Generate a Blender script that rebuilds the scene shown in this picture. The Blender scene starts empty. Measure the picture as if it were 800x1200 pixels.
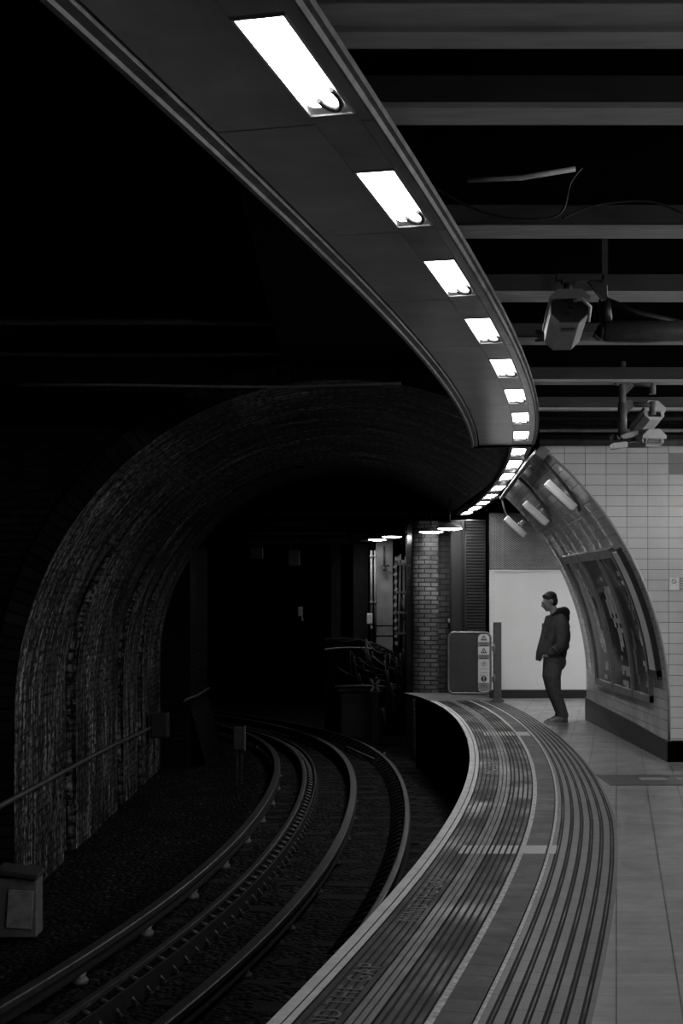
import bpy, bmesh, math, random
import numpy as np
from mathutils import Vector, Matrix, Quaternion
random.seed(7)
PI = math.pi
SC = bpy.context.scene
COL = SC.collection

# ------------------------------------------------------------------ camera, world, exposure
F, EYE, HZ = 1660.0, 1.73, 696.0          # focal length in pixels, eye height, horizon row
cam_d = bpy.data.cameras.new('camera')
cam = bpy.data.objects.new('camera', cam_d); COL.objects.link(cam)
cam.location = (0, 0, EYE); cam.rotation_euler = (PI/2, 0, 0)
cam_d.sensor_fit = 'VERTICAL'; cam_d.sensor_height = 36; cam_d.sensor_width = 24
cam_d.lens = F*36/1200; cam_d.shift_y = (HZ-600)/1200
cam_d.clip_start = 0.05; cam_d.clip_end = 200
SC.camera = cam
w = bpy.data.worlds.new('world'); SC.world = w; w.use_nodes = True
w.node_tree.nodes['Background'].inputs[0].default_value = (0, 0, 0, 1)
w.node_tree.nodes['Background'].inputs[1].default_value = 0
vs = SC.view_settings
vs.view_transform = 'Standard'; vs.look = 'None'; vs.gamma = 1; vs.use_curve_mapping = False
vs.exposure = 0.0
SC.cycles.max_bounces = 8
LAMP_E = 17.0          # recessed platform lights
PENDANT_E = 30.0       # lamps beyond the tunnel
PASSAGE_W = 95.0  # added tube in the side passage, unseen, to brighten the hoarding
TUNNEL_E = 38.0        # small lights of the tunnel strip
TUBE_E = 172.0          # added tubes outside the frame that brighten the tiled wall      # the side passage tube is added too

# added, unseen light in the side passage (a fixture is built round it below)
def area(name, loc, rot, sx, sy, watts):
    d = bpy.data.lights.new(name, 'AREA'); d.shape = 'RECTANGLE'; d.size = sx; d.size_y = sy; d.energy = watts
    o = bpy.data.objects.new(name, d); COL.objects.link(o); o.location = loc; o.rotation_euler = rot
    return o
area('added_passage_light', (4.9, 21.2, 2.86), (0, 0, 0), 1.2, .12, PASSAGE_W)

def wx(px, Y): return (px-400)*Y/F
def wz(py, Y): return EYE-(py-HZ)*Y/F

# ------------------------------------------------------------------ materials
MATS = {}
def nd(nt, t, **kw):
    n = nt.nodes.new(t)
    for k, v in kw.items(): setattr(n, k, v)
    return n
def g3(v): return (v, v, v, 1)
def new_mat(name):
    m = bpy.data.materials.new(name); m.use_nodes = True
    nt = m.node_tree
    return m, nt, nt.nodes['Principled BSDF']
def coords(nt, mode):
    tc = nd(nt, 'ShaderNodeTexCoord')
    if mode == 'UV': return tc.outputs['UV']
    if mode == 'OBJ': return tc.outputs['Object']
    s = nd(nt, 'ShaderNodeSeparateXYZ'); c = nd(nt, 'ShaderNodeCombineXYZ')
    nt.links.new(tc.outputs['Object'], s.inputs[0])
    a, b = {'XZ': (0, 2), 'YZ': (1, 2), 'XY': (0, 1)}[mode]
    nt.links.new(s.outputs[a], c.inputs[0]); nt.links.new(s.outputs[b], c.inputs[1])
    return c.outputs[0]
def mapped(nt, vec, scale=(1, 1, 1), loc=(0, 0, 0)):
    m = nd(nt, 'ShaderNodeMapping'); m.inputs['Scale'].default_value = scale; m.inputs['Location'].default_value = loc
    nt.links.new(vec, m.inputs['Vector']); return m.outputs[0]
def ramp(nt, fac, stops):
    r = nd(nt, 'ShaderNodeValToRGB'); e = r.color_ramp.elements
    while len(e) < len(stops): e.new(.5)
    for i, (p, v) in enumerate(stops): e[i].position = p; e[i].color = g3(v)
    nt.links.new(fac, r.inputs[0]); return r.outputs[0]
def mixc(nt, fac, a, b, mode='MIX'):
    m = nd(nt, 'ShaderNodeMix', data_type='RGBA', blend_type=mode)
    for i, v in ((0, fac), (6, a), (7, b)):
        if isinstance(v, (int, float)): m.inputs[i].default_value = v if i == 0 else g3(v)
        else: nt.links.new(v, m.inputs[i])
    return m.outputs[2]
def noise(nt, vec, scale, detail=4, rough=.6):
    n = nd(nt, 'ShaderNodeTexNoise'); n.inputs['Scale'].default_value = scale
    n.inputs['Detail'].default_value = detail; n.inputs['Roughness'].default_value = rough
    if vec is not None: nt.links.new(vec, n.inputs['Vector'])
    return n.outputs[0]
def bump(nt, b, h, strength=.3, dist=.01):
    n = nd(nt, 'ShaderNodeBump'); n.inputs['Strength'].default_value = strength; n.inputs['Distance'].default_value = dist
    nt.links.new(h, n.inputs['Height']); nt.links.new(n.outputs[0], b.inputs['Normal'])
def flat(name, a, b=None, rough=.6, metal=0.0, scale=8, mode='OBJ', stretch=(1, 1, 1), bs=.15, dist=.004, spec=.5, rvar=None):
    """noise-varied plain material between greys a and b"""
    if name in MATS: return MATS[name]
    m, nt, p = new_mat(name)
    b = a*.7 if b is None else b
    v = mapped(nt, coords(nt, mode), stretch)
    n = noise(nt, v, scale)
    nt.links.new(ramp(nt, n, [(.3, b), (.7, a)]), p.inputs['Base Color'])
    p.inputs['Roughness'].default_value = rough; p.inputs['Metallic'].default_value = metal
    p.inputs['Specular IOR Level'].default_value = spec
    if rvar:
        nt.links.new(ramp(nt, noise(nt, mapped(nt, coords(nt, mode), (1.5, 1.1, 1)), 1.0, 5, .6), [(.35, rvar[0]), (.6, rvar[1])]), p.inputs['Roughness'])
    if bs: bump(nt, p, n, bs, dist)
    MATS[name] = m; return m
def brick(name, c1, c2, mortar, bw, rh, ms, mode='UV', offset=.5, rough=.6, streak=0, dirt=.5, bs=.5, dist=.004,
          streak_scale=(3, .25, 1), spec=.5, loc=(0, 0, 0), bias=0, rnoise=0, dscale=1.3, wavy=0):
    m, nt, p = new_mat(name)
    vec0 = coords(nt, mode); vec = mapped(nt, vec0, (1, 1, 1), loc)
    if wavy:
        nn = nd(nt, 'ShaderNodeTexNoise'); nn.inputs['Scale'].default_value = 2.5; nt.links.new(vec0, nn.inputs['Vector'])
        vm = nd(nt, 'ShaderNodeVectorMath', operation='SCALE'); vm.inputs['Scale'].default_value = wavy
        nt.links.new(nn.outputs['Color'], vm.inputs[0])
        va = nd(nt, 'ShaderNodeVectorMath', operation='ADD'); nt.links.new(vec, va.inputs[0]); nt.links.new(vm.outputs[0], va.inputs[1]); vec = va.outputs[0]
    t = nd(nt, 'ShaderNodeTexBrick'); t.offset = offset; t.squash = 1
    t.inputs['Color1'].default_value = g3(c1); t.inputs['Color2'].default_value = g3(c2); t.inputs['Mortar'].default_value = g3(mortar)
    t.inputs['Scale'].default_value = 1; t.inputs['Mortar Size'].default_value = ms; t.inputs['Mortar Smooth'].default_value = .1
    t.inputs['Bias'].default_value = bias; t.inputs['Brick Width'].default_value = bw; t.inputs['Row Height'].default_value = rh
    nt.links.new(vec, t.inputs['Vector'])
    col = t.outputs['Color']
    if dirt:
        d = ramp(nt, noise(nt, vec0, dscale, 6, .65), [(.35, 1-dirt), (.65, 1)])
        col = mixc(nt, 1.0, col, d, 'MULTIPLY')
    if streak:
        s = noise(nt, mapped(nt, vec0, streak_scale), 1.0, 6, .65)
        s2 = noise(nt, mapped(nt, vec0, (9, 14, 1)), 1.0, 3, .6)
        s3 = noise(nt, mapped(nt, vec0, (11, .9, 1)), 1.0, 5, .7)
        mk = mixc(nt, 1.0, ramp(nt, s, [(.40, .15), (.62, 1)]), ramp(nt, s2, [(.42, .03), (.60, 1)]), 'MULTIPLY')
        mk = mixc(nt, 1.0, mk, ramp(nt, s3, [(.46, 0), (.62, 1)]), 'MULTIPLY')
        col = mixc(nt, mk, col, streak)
    nt.links.new(col, p.inputs['Base Color'])
    p.inputs['Roughness'].default_value = rough; p.inputs['Specular IOR Level'].default_value = spec
    if rnoise:
        nt.links.new(ramp(nt, noise(nt, vec0, 3.0, 5, .7), [(.3, max(.05, rough-rnoise)), (.7, rough+rnoise)]), p.inputs['Roughness'])
    inv = nd(nt, 'ShaderNodeMath', operation='SUBTRACT'); inv.inputs[0].default_value = 1
    nt.links.new(t.outputs['Fac'], inv.inputs[1])
    ad = nd(nt, 'ShaderNodeMath', operation='ADD'); nt.links.new(inv.outputs[0], ad.inputs[0])
    ns = nd(nt, 'ShaderNodeMath', operation='MULTIPLY'); ns.inputs[1].default_value = .8
    nt.links.new(noise(nt, vec0, 7, 3), ns.inputs[0]); nt.links.new(ns.outputs[0], ad.inputs[1])
    bump(nt, p, ad.outputs[0], bs, dist)
    MATS[name] = m; return m
def floor_mat():
    m = brick('terrazzo_tile', .205, .245, .10, .273, .122, .0022, mode='UV', offset=0, rough=.38, dirt=.3, bs=.15, dist=.002, rnoise=.1, dscale=2.2, loc=(0, -.035, 0))
    nt = m.node_tree; p = nt.nodes['Principled BSDF']; src = p.inputs['Base Color'].links[0].from_socket
    s = nd(nt, 'ShaderNodeSeparateXYZ'); nt.links.new(coords(nt, 'UV'), s.inputs[0])
    def mt(op, a, b):
        n = nd(nt, 'ShaderNodeMath', operation=op)
        for i, v in enumerate((a, b)):
            if isinstance(v, (int, float)): n.inputs[i].default_value = v
            else: nt.links.new(v, n.inputs[i])
        return n.outputs[0]
    pp = mt('PINGPONG', s.outputs[0], .1365); ln = mt('LESS_THAN', pp, .004)
    st = noise(nt, mapped(nt, coords(nt, 'UV'), (2.5, 30, 1)), 1.0, 5, .7)
    c = mixc(nt, 1.0, src, ramp(nt, st, [(.3, .78), (.7, 1.12)]), 'MULTIPLY')
    nt.links.new(mixc(nt, ln, c, .012), p.inputs['Base Color'])
    return m
def emit(name, strength, col=1.0):
    m, nt, p = new_mat(name)
    p.inputs['Base Color'].default_value = g3(.8)
    p.inputs['Emission Color'].default_value = g3(col); p.inputs['Emission Strength'].default_value = strength
    MATS[name] = m; return m

M_floor = floor_mat()
M_conc = flat('platform_concrete', .12, .06, .6, scale=5)
M_coping = flat('coping_paint', .55, .38, .55, scale=6, mode='UV')
M_dark_rib = flat('worn_dark_rib', .034, .014, .5, spec=.35, rvar=(.34, .75), scale=5, mode='UV', stretch=(6, 1, 1))
M_stripe = flat('worn_line_paint', .20, .10, .5, spec=.4, rvar=(.34, .75), scale=4, mode='UV', stretch=(6, 1, 1))
M_groove = flat('shaded_dirt_groove', .012, .006, .9, bs=0)  # groove dirt, its dark tone also standing in for recess shade
M_mortar = flat('rough_mortar', .62, .18, .8, scale=25, mode='UV', bs=.8, dist=.01)
M_slab = brick('paving_slab', .045, .075, .02, 5.0, .19, .006, mode='UV', offset=0, spec=.3, rough=.62, dirt=.5, bs=.3, dscale=4, rnoise=.1)
M_tactile = brick('ribbed_tile', .10, .125, .03, 5.0, .20, .004, mode='UV', offset=0, spec=.4, rough=.5, dirt=.35, bs=.3, dscale=3, rnoise=.1)
M_tile = brick('white_wall_tile', .55, .60, .08, .2147, .1090, .0028, mode='XZ', offset=0, rough=.22, dirt=.18, bs=.25, dist=.0015, loc=(-2.726, -3.071, 0))
M_vtile = brick('glazed_vault_tile', .52, .58, .05, .2165, .1075, .0024, mode='UV', offset=.5, rough=.2, dirt=.3, bs=.35, dist=.002, dscale=1.8, rnoise=.07)
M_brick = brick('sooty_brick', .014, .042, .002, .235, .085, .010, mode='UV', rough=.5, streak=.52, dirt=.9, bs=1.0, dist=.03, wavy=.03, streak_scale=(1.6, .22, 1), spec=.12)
M_face = brick('sooty_face_brick', .006, .013, .001, .235, .085, .010, mode='XZ', rough=.6, dirt=.75, bs=.9, dist=.01, wavy=.03, spec=.08)
M_ring = brick('sooty_ring_brick', .010, .02, .002, .12, .235, .010, mode='UV', rough=.6, dirt=.7, bs=.9, dist=.01, spec=.08)
M_pier = brick('pier_brick', .11, .22, .012, .225, .085, .010, mode='UV', rough=.32, dirt=.7, bs=.9, dist=.01, wavy=.02)
M_pier2 = brick('side_brick', .05, .10, .006, .225, .10, .012, mode='XZ', rough=.55, dirt=.6, bs=.9, dist=.01)
M_black = flat('black_paint', .012, .007, .5, scale=4)
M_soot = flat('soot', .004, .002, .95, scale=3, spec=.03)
M_base = flat('dark_skirting', .035, .018, .45, scale=6)
M_steel = flat('painted_beam_steel', .42, .28, .55, scale=3, stretch=(1, 6, 6))
M_steel_d = flat('dark_beam_web', .04, .02, .7, scale=3, stretch=(1, 6, 6))  # web grey, far darker than the flange grey
M_panel = flat('bulkhead_panel', .50, .36, .2, spec=.8, scale=2.2, bs=.05)
M_strip = flat('lamp_strip_panel', .45, .30, .22, scale=4, bs=.05)
M_lip = flat('bulkhead_lip', .20, .08, .6, scale=9, bs=.5)
M_white = flat('white_enamel', .72, .62, .35, scale=3, bs=0)
M_hoard = flat('hoarding_white', .66, .60, .5, scale=1.2, bs=.02)
M_tube = emit('lamp_diffuser', LAMP_E)
M_added_tube = emit('added_tube_glow', TUBE_E)
M_tube2 = emit('tunnel_lamp_diffuser', TUNNEL_E)
M_pend = emit('pendant_diffuser', PENDANT_E)
M_pipe = flat('pipe_grey', .16, .09, .45, scale=12)
M_pipe_d = flat('pipe_dark', .05, .025, .5, scale=12)
M_pipe_l = flat('pipe_light', .5, .3, .4, scale=12)
M_rail = flat('rail_steel', .05, .02, .5, .4, scale=8, stretch=(1, 1, 1))
M_railside = flat('rail_rust', .016, .008, .85, spec=.1, scale=20)
M_ballast = None
M_sleeper = flat('sleeper_timber', .022, .007, .85, spec=.1, scale=6, stretch=(1, 9, 1), bs=.5)
M_insul = flat('insulator_ceramic', .22, .08, .4)
M_gate = flat('gate_panel', .045, .028, .4, scale=4, bs=.05)
M_gframe = flat('gate_frame_metal', .16, .10, .38, .3, scale=8)
M_post = flat('post_metal', .075, .045, .5, scale=18, bs=.3)
M_cctv = flat('camera_housing', .30, .22, .45, .2, scale=5, bs=.03)
M_cctv_l = flat('camera_housing_light', .62, .5, .4, scale=5, bs=.03)
M_glass = flat('lens_glass', .01, .01, .08, bs=0)
M_frame = flat('poster_frame_metal', .34, .24, .35, .3, scale=6, bs=.02)
M_sign = flat('sign_white', .55, .48, .4, bs=0)
M_signg = flat('sign_grey', .22, .18, .4, bs=0)
M_ink = flat('sign_ink', .02, .015, .5, bs=0)
M_plate = flat('floor_plate_metal', .10, .06, .4, .4, scale=20)
M_text = flat('worn_letter_paint', .11, .03, .5, scale=30)

def ballast_mat():
    m, nt, p = new_mat('track_ballast')
    o = coords(nt, 'OBJ')
    v = nd(nt, 'ShaderNodeTexVoronoi'); v.inputs['Scale'].default_value = 17; nt.links.new(o, v.inputs['Vector'])
    s = nd(nt, 'ShaderNodeSeparateColor'); nt.links.new(v.outputs['Color'], s.inputs[0])
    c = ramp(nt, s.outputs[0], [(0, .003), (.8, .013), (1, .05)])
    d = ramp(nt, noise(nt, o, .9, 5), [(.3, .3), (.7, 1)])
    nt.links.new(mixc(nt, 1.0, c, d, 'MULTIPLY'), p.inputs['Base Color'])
    p.inputs['Roughness'].default_value = .75; p.inputs['Specular IOR Level'].default_value = .06
    inv = nd(nt, 'ShaderNodeMath', operation='SUBTRACT'); inv.inputs[0].default_value = 1; nt.links.new(v.outputs['Distance'], inv.inputs[1])
    bump(nt, p, inv.outputs[0], 1.0, .05)
    return m
M_ballast = ballast_mat()

# ------------------------------------------------------------------ mesh helpers
class MB:
    def __init__(s): s.v = []; s.f = []; s.m = []; s.uv = []; s.smooth = []
    def face(s, idx, mi=0, uv=None, sm=False):
        s.f.append(tuple(idx)); s.m.append(mi); s.uv.append(uv); s.smooth.append(sm)
    def pts(s, P):
        n = len(s.v); s.v += [tuple(p) for p in P]; return n
    def quad(s, a, b, c, d, mi=0, uv=None, sm=False):
        n = s.pts((a, b, c, d)); s.face((n, n+1, n+2, n+3), mi, uv, sm)
    def box(s, c, size, rot=None, mi=0, bev=0):
        x, y, z = (q/2 for q in size)
        if bev:
            bm = bmesh.new(); bmesh.ops.create_cube(bm, size=1, matrix=Matrix.Diagonal((*size, 1)))
            bmesh.ops.bevel(bm, geom=bm.edges[:], offset=bev, segments=2, affect='EDGES', profile=.5)
            n = len(s.v)
            for v in bm.verts:
                p = v.co.copy()
                if rot is not None: p = rot @ p
                s.v.append(tuple(p+Vector(c)))
            for f in bm.faces: s.face([n+v.index for v in f.verts], mi)
            bm.free(); return
        P = [Vector((i*x, j*y, k*z)) for i in (-1, 1) for j in (-1, 1) for k in (-1, 1)]
        if rot is not None: P = [rot @ p for p in P]
        n = s.pts([p+Vector(c) for p in P])
        for q in ((0, 1, 3, 2), (4, 6, 7, 5), (0, 4, 5, 1), (2, 3, 7, 6), (0, 2, 6, 4), (1, 5, 7, 3)): s.face([n+i for i in q], mi)
    def prism(s, outline, y0, y1, mi=0, fn=None):
        """outline (x,z) extruded along y; fn maps points"""
        fn = fn or (lambda p: p); k = len(outline)
        n = s.pts([fn(Vector((x, y0, z))) for x, z in outline]+[fn(Vector((x, y1, z))) for x, z in outline])
        s.face(range(n, n+k), mi); s.face(range(n+2*k-1, n+k-1, -1), mi)
        for i in range(k): j = (i+1) % k; s.face((n+i, n+k+i, n+k+j, n+j), mi)
    def tube(s, P, r, n=10, mi=0, caps=True, rr=None):
        P = [Vector(p) for p in P]; L = len(P)
        prev = None; rings = []
        for i, p in enumerate(P):
            t = (P[min(i+1, L-1)]-P[max(i-1, 0)]).normalized()
            if prev is None:
                a = t.cross(Vector((0, 0, 1)))
                if a.length < .05: a = t.cross(Vector((0, 1, 0)))
                a.normalize()
            else:
                a = (prev-t*prev.dot(t)).normalized()
            prev = a; b = t.cross(a); q = rr[i] if rr else r
            rings.append(s.pts([p+a*math.cos(2*PI*k/n)*q+b*math.sin(2*PI*k/n)*q for k in range(n)]))
        for i in range(L-1):
            for k in range(n):
                j = (k+1) % n; s.face((rings[i]+k, rings[i]+j, rings[i+1]+j, rings[i+1]+k), mi, None, True)
        if caps:
            s.face([rings[0]+k for k in range(n)][::-1], mi); s.face([rings[-1]+k for k in range(n)], mi)
    def disc(s, c, r, z=0, n=24, axis='Y', mi=0, r2=0):
        """flat ring or disc facing axis"""
        c = Vector(c)
        def P(a, q):
            return c+(Vector((math.cos(a)*q, 0, math.sin(a)*q)) if axis == 'Y' else Vector((math.cos(a)*q, math.sin(a)*q, 0)))
        if r2:
            for k in range(n):
                a, b = 2*PI*k/n, 2*PI*(k+1)/n; s.quad(P(a, r2), P(a, r), P(b, r), P(b, r2), mi)
        else: n0 = s.pts([P(2*PI*k/n, r) for k in range(n)]); s.face(range(n0, n0+n), mi)
    def build(s, name, mats, parent=None, loc=None):
        me = bpy.data.meshes.new(name)
        L = Vector(loc) if loc is not None else None
        me.from_pydata([tuple(Vector(v)-L) for v in s.v] if L is not None else s.v, [], s.f)
        if not isinstance(mats, (list, tuple)): mats = [mats]
        for m in mats: me.materials.append(m)
        for p, mi, sm in zip(me.polygons, s.m, s.smooth): p.material_index = mi; p.use_smooth = sm
        if any(u for u in s.uv):
            ul = me.uv_layers.new(name='UVMap').data; k = 0
            for p, u in zip(me.polygons, s.uv):
                for i in range(p.loop_total):
                    if u: ul[p.loop_start+i].uv = u[i]
        me.update()
        o = bpy.data.objects.new(name, me); COL.objects.link(o)
        if parent is not None: o.parent = parent
        elif L is not None: o.location = L
        return o
def tag(o, label, cat, group=None, kind=None):
    o['label'] = label; o['category'] = cat
    if group: o['group'] = group
    if kind: o['kind'] = kind
    return o
def struct(o, label=None):
    o['kind'] = 'structure'
    if label: o['label'] = label
    return o
def empty(name, loc, label, cat, group=None):
    o = bpy.data.objects.new(name, None); COL.objects.link(o); o.location = loc; o.empty_display_size = .1
    return tag(o, label, cat, group)
def copy_tree(o, parent=None):
    c = o.copy(); COL.objects.link(c)
    if parent is not None: c.parent = parent
    for ch in list(o.children): copy_tree(ch, c)
    return c
ORD = ['first', 'second', 'third', 'fourth', 'fifth', 'sixth', 'seventh', 'eighth', 'ninth', 'tenth', 'eleventh', 'twelfth', 'thirteenth', 'fourteenth',
       'fifteenth', 'sixteenth', 'seventeenth', 'eighteenth', 'nineteenth', 'twentieth']

class Path:
    """smooth x(y) through measured stations"""
    def __init__(s, pts, deg):
        Y = np.array([p[0] for p in pts]); X = np.array([p[1] for p in pts])
        s.m = Y.mean(); s.s = Y.std(); s.c = np.polyfit((Y-s.m)/s.s, X, deg)
    def x(s, y): return float(np.polyval(s.c, (y-s.m)/s.s))
    def pn(s, y):
        d = (s.x(y+.02)-s.x(y-.02))/.04; n = math.hypot(1, d)
        return Vector((s.x(y), y, 0)), Vector((1/n, -d/n, 0)), Vector((d/n, 1/n, 0))
    def at(s, y, off, z):
        p, n, t = s.pn(y); q = p+n*off; return Vector((q.x, q.y, z))
def sweep(mb, path, ys, prof, mis=None, closed=False, sm=False, zf=None, v0=0):
    """prof: list of (off, z)"""
    rows = []; S = [v0]
    for i, y in enumerate(ys):
        p, n, t = path.pn(y)
        if i: S.append(S[-1]+(p-pp).length)
        pp = p
        rows.append(mb.pts([Vector((p.x+n.x*o, p.y+n.y*o, z+(zf(y) if zf else 0))) for o, z in prof]))
    cu = [0]
    for a, b in zip(prof, prof[1:]+prof[:1]): cu.append(cu[-1]+math.hypot(a[0]-b[0], a[1]-b[1]))
    k = len(prof)
    for i in range(len(ys)-1):
        for j in range(k if closed else k-1):
            j2 = (j+1) % k
            mb.face((rows[i]+j, rows[i]+j2, rows[i+1]+j2, rows[i+1]+j), (mis[j] if mis else 0),
                    [(cu[j], S[i]), (cu[j+1], S[i]), (cu[j+1], S[i+1]), (cu[j], S[i+1])], sm)
    if closed:
        mb.face([rows[0]+j for j in range(k)], 0); mb.face([rows[-1]+j for j in range(k)][::-1], 0)
def frange(a, b, st):
    n = max(1, int(round((b-a)/st))); return [a+(b-a)*i/n for i in range(n+1)]

EDGE = Path([(-4, -2.75), (-1, -1.98), (2, -1.22), (4, -.73), (5.72, -.303), (6.12, -.205), (6.51, -.11), (6.99, 0), (7.58, .137), (8.4, .33), (9.45, .565), (10.29, .732), (12.02, 1.0),
             (13.74, 1.21), (15.61, 1.40), (17.51, 1.53), (19.15, 1.592), (20.3, 1.585), (21.43, 1.545), (22.79, 1.442), (23.93, 1.285), (24.8, 1.10)], 6)
TRACK = Path([(-2, -4.6), (1, -3.75), (3, -3.15), (5, -2.52), (7.3, -1.78), (9.5, -1.13), (11.9, -.65), (13.4, -.41), (15, -.19), (17.5, .05), (19.3, .15), (21.8, .19), (24, .08),
              (26.8, -.23), (28.5, -.62), (30.2, -1.22), (32, -2.1), (34, -3.4), (36, -5.1)], 7)
LAMPX = Path([(-3, -1.95), (0, -1.19), (2, -.67), (3.757, -.215), (4.527, -.0355), (5.13, .124), (5.89, .291), (6.46, .451), (7.28, .614), (8.6, .917), (9.96, 1.165), (11.34, 1.40),
              (12.6, 1.60), (13.95, 1.778), (14.5, 1.825), (15.0, 1.868), (16.2, 1.965), (17.7, 2.05), (19.3, 2.125), (20.7, 2.17), (21.8, 2.18), (23.2, 2.18), (24.6, 2.17), (25.6, 2.15)], 7)

A_, B_, ZS = 3.37, 3.44, .50          # tunnel profile
YM, YT, YE = 14.6, 19.5, 26.4          # mouth, end of the tiled side, end of the barrel
def arch(t, g=0): return ((A_+g)*math.cos(t), ZS+(B_+g)*math.sin(t))
T0 = math.acos(2.04/A_)

# ------------------------------------------------------------------ platform floor
YEND = 22.9
ys = frange(-3, YEND, .25)
mb = MB()
prof = []; mis = []
def band(a, b, mi, lines=(), gw=.012, dep=.006, gmi=None):
    """flat band a..b with grooves centred on lines"""
    if not prof: prof.append((a, 0))
    for l in lines:
        prof.append((l-gw/2, 0)); mis.append(mi)
        prof.append((l-gw/2+.001, -dep)); mis.append(5)
        prof.append((l+gw/2-.001, -dep)); mis.append(5)
        prof.append((l+gw/2, 0)); mis.append(5)
    prof.append((b, 0)); mis.append(mi)
FM = [M_coping, M_dark_rib, M_stripe, M_mortar, M_slab, M_groove, M_tactile]
band(.10, .30, 1, [.102, .14, .18, .22, .26, .298])
band(.30, .41, 2, [.337, .373], gw=.008, dep=.003)
band(.41, .615, 1, [.413, .447, .49, .53, .57, .61], gw=.014)
band(.615, .65, 3); band(.65, .80, 4); band(.80, .825, 3, [.803], gw=.008)
sweep(mb, EDGE, ys, prof, mis)
struct(mb.build('floor_edge_paving', FM), 'curved ribbed platform edge paving with a pale worn line')
# tactile band narrows towards the far end
mb = MB(); n = 7
def tw(y): return 1.27 - .17*max(0, min(1, (y-11)/8))
rows = []; S = 0; pp = None
us = [0]
tm = [0]; zs = [0]
for k in range(6):
    c = (k+.62)/6.15
    for (o, zz, mi) in ((-.20, 0, 0), (-.195, -.006, 1), (-.055, -.006, 1), (-.05, -.001, 1), (.05, -.001, 2), (.055, -.006, 1), (.195, -.006, 1), (.20, 0, 1)):
        us.append(c+o/6); zs.append(zz); tm.append(mi)
us.append(1); zs.append(0); tm.append(0)
for y in ys:
    p, nn, t = EDGE.pn(y); W = tw(y)-.825
    if pp is not None: S += (p-pp).length
    pp = p
    rows.append((mb.pts([Vector((p.x+nn.x*(.825+W*u), p.y+nn.y*(.825+W*u), z)) for u, z in zip(us, zs)]), S))
for (r0, s0), (r1, s1) in zip(rows, rows[1:]):
    for j in range(len(us)-1):
        mb.face((r0+j, r0+j+1, r1+j+1, r1+j), tm[j+1], [(us[j], s0), (us[j+1], s0), (us[j+1], s1), (us[j], s1)])
struct(mb.build('floor_tactile_band', [M_tactile, M_groove, M_dark_rib]), 'curved band of ribbed warning tiles with dark grooves')
# tiled platform, joints running at a slight angle
mb = MB()
def fuv(p): return (p[0]-.194*p[1]+.0005, p[1]+.03)
prev = None
for y in ys:
    a = EDGE.at(y, tw(y), 0); b = Vector((7.0, a.y, 0))
    if prev: 
        q = (prev[0], prev[1], b, a); mb.quad(*q, 0, [fuv(p) for p in q])
    prev = (a, b)
a = prev[0]; q = (a, Vector((7, a.y, 0)), Vector((7, 23.6, 0)), Vector((a.x, 23.6, 0))); mb.quad(*q, 0, [fuv(p) for p in q])
struct(mb.build('floor', M_floor), 'pale grey tiled platform floor')
# concrete at the platform end
mb = MB()
ye = frange(YEND, 24.8, .2); prev = None
for y in ye:
    a = Vector((EDGE.x(y), y, -.001)); b = Vector((7 if y > 23.6 else EDGE.at(YEND, tw(YEND), 0).x+.02, y, -.001))
    if prev: mb.quad(prev[0], prev[1], b, a, 0)
    prev = (a, b)
struct(mb.build('floor_platform_end', M_conc), 'dark concrete at the far platform end')
# coping and platform wall
mb = MB()
for s0 in range(len(ys)-1): pass
sweep(mb, EDGE, ys, [(.06, -.03), (0, -.03), (0, 0), (.054, 0), (.056, -.004), (.060, -.004), (.062, 0), (.10, 0)], [0, 0, 0, 1, 1, 1, 0])
struct(mb.build('trim_1', [M_coping, M_groove]), 'pale painted coping along the platform edge')
mb = MB()
sweep(mb, EDGE, frange(-3, 24.8, .3), [(.06, -.03), (.20, -.10), (.22, -1.7)])
a = Vector((EDGE.x(24.8)+.2, 24.8, 0)); mb.quad(a, a+Vector((6, 0, 0)), a+Vector((6, 0, -1.8)), a+Vector((0, 0, -1.8)))
struct(mb.build('wall_platform_face', M_soot))

# painted cross lines, worn lettering
def paint_bar(y0, y1, xa, xb, lab):
    mb = MB(); cuts = [.102, .14, .18, .22, .26, .298, .337, .373, .413, .447, .49, .53, .57, .61, .80]
    yc = (y0+y1)/2; d = (EDGE.x(yc+.05)-EDGE.x(yc-.05))/.1; q = math.sqrt(1+d*d)
    oa, ob = (xa-EDGE.x(yc))/q, (xb-EDGE.x(yc))/q
    st = [oa]+[c for c in cuts if oa < c < ob]+[ob]
    for a, b in zip(st, st[1:]):
        if b-a < .02: continue
        P = [(EDGE.x(y)+o*q, y, .0012) for (o, y) in ((a+.007, y0), (b-.007, y0), (b-.007, y1), (a+.007, y1))]
        mb.quad(*P)
    tag(mb.build('painted_line', M_mortar, loc=((xa+xb)/2, yc, 0)), lab, 'floor marking', 'painted cross lines on the platform edge')
paint_bar(9.43, 9.74, wx(537, 9.58), wx(653, 9.58), 'wide worn white line painted across the ribbed edge in the foreground')
paint_bar(17.3, 17.75, wx(566, 17.5), wx(621, 17.5), 'short worn white line painted across the edge beyond, before the man')
def lettering(y, lab, rows):
    p, n, t = EDGE.pn(y); ang = math.atan2(t.y, t.x)
    cu = bpy.data.curves.new('floor_lettering', 'FONT'); cu.body = 'MIND THE GAP'; cu.size = .16; cu.align_x = 'CENTER'; cu.extrude = .0005
    cu.space_character = 1.1; cu.materials.append(M_text)
    o = bpy.data.objects.new('floor_lettering', cu); COL.objects.link(o)
    q = EDGE.at(y, .265, .002); o.location = q; o.rotation_euler = (0, 0, ang)
    tag(o, lab, 'lettering', 'worn painted lettering on the platform edge'); to_mesh(o, 'floor_lettering', M_text)
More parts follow.
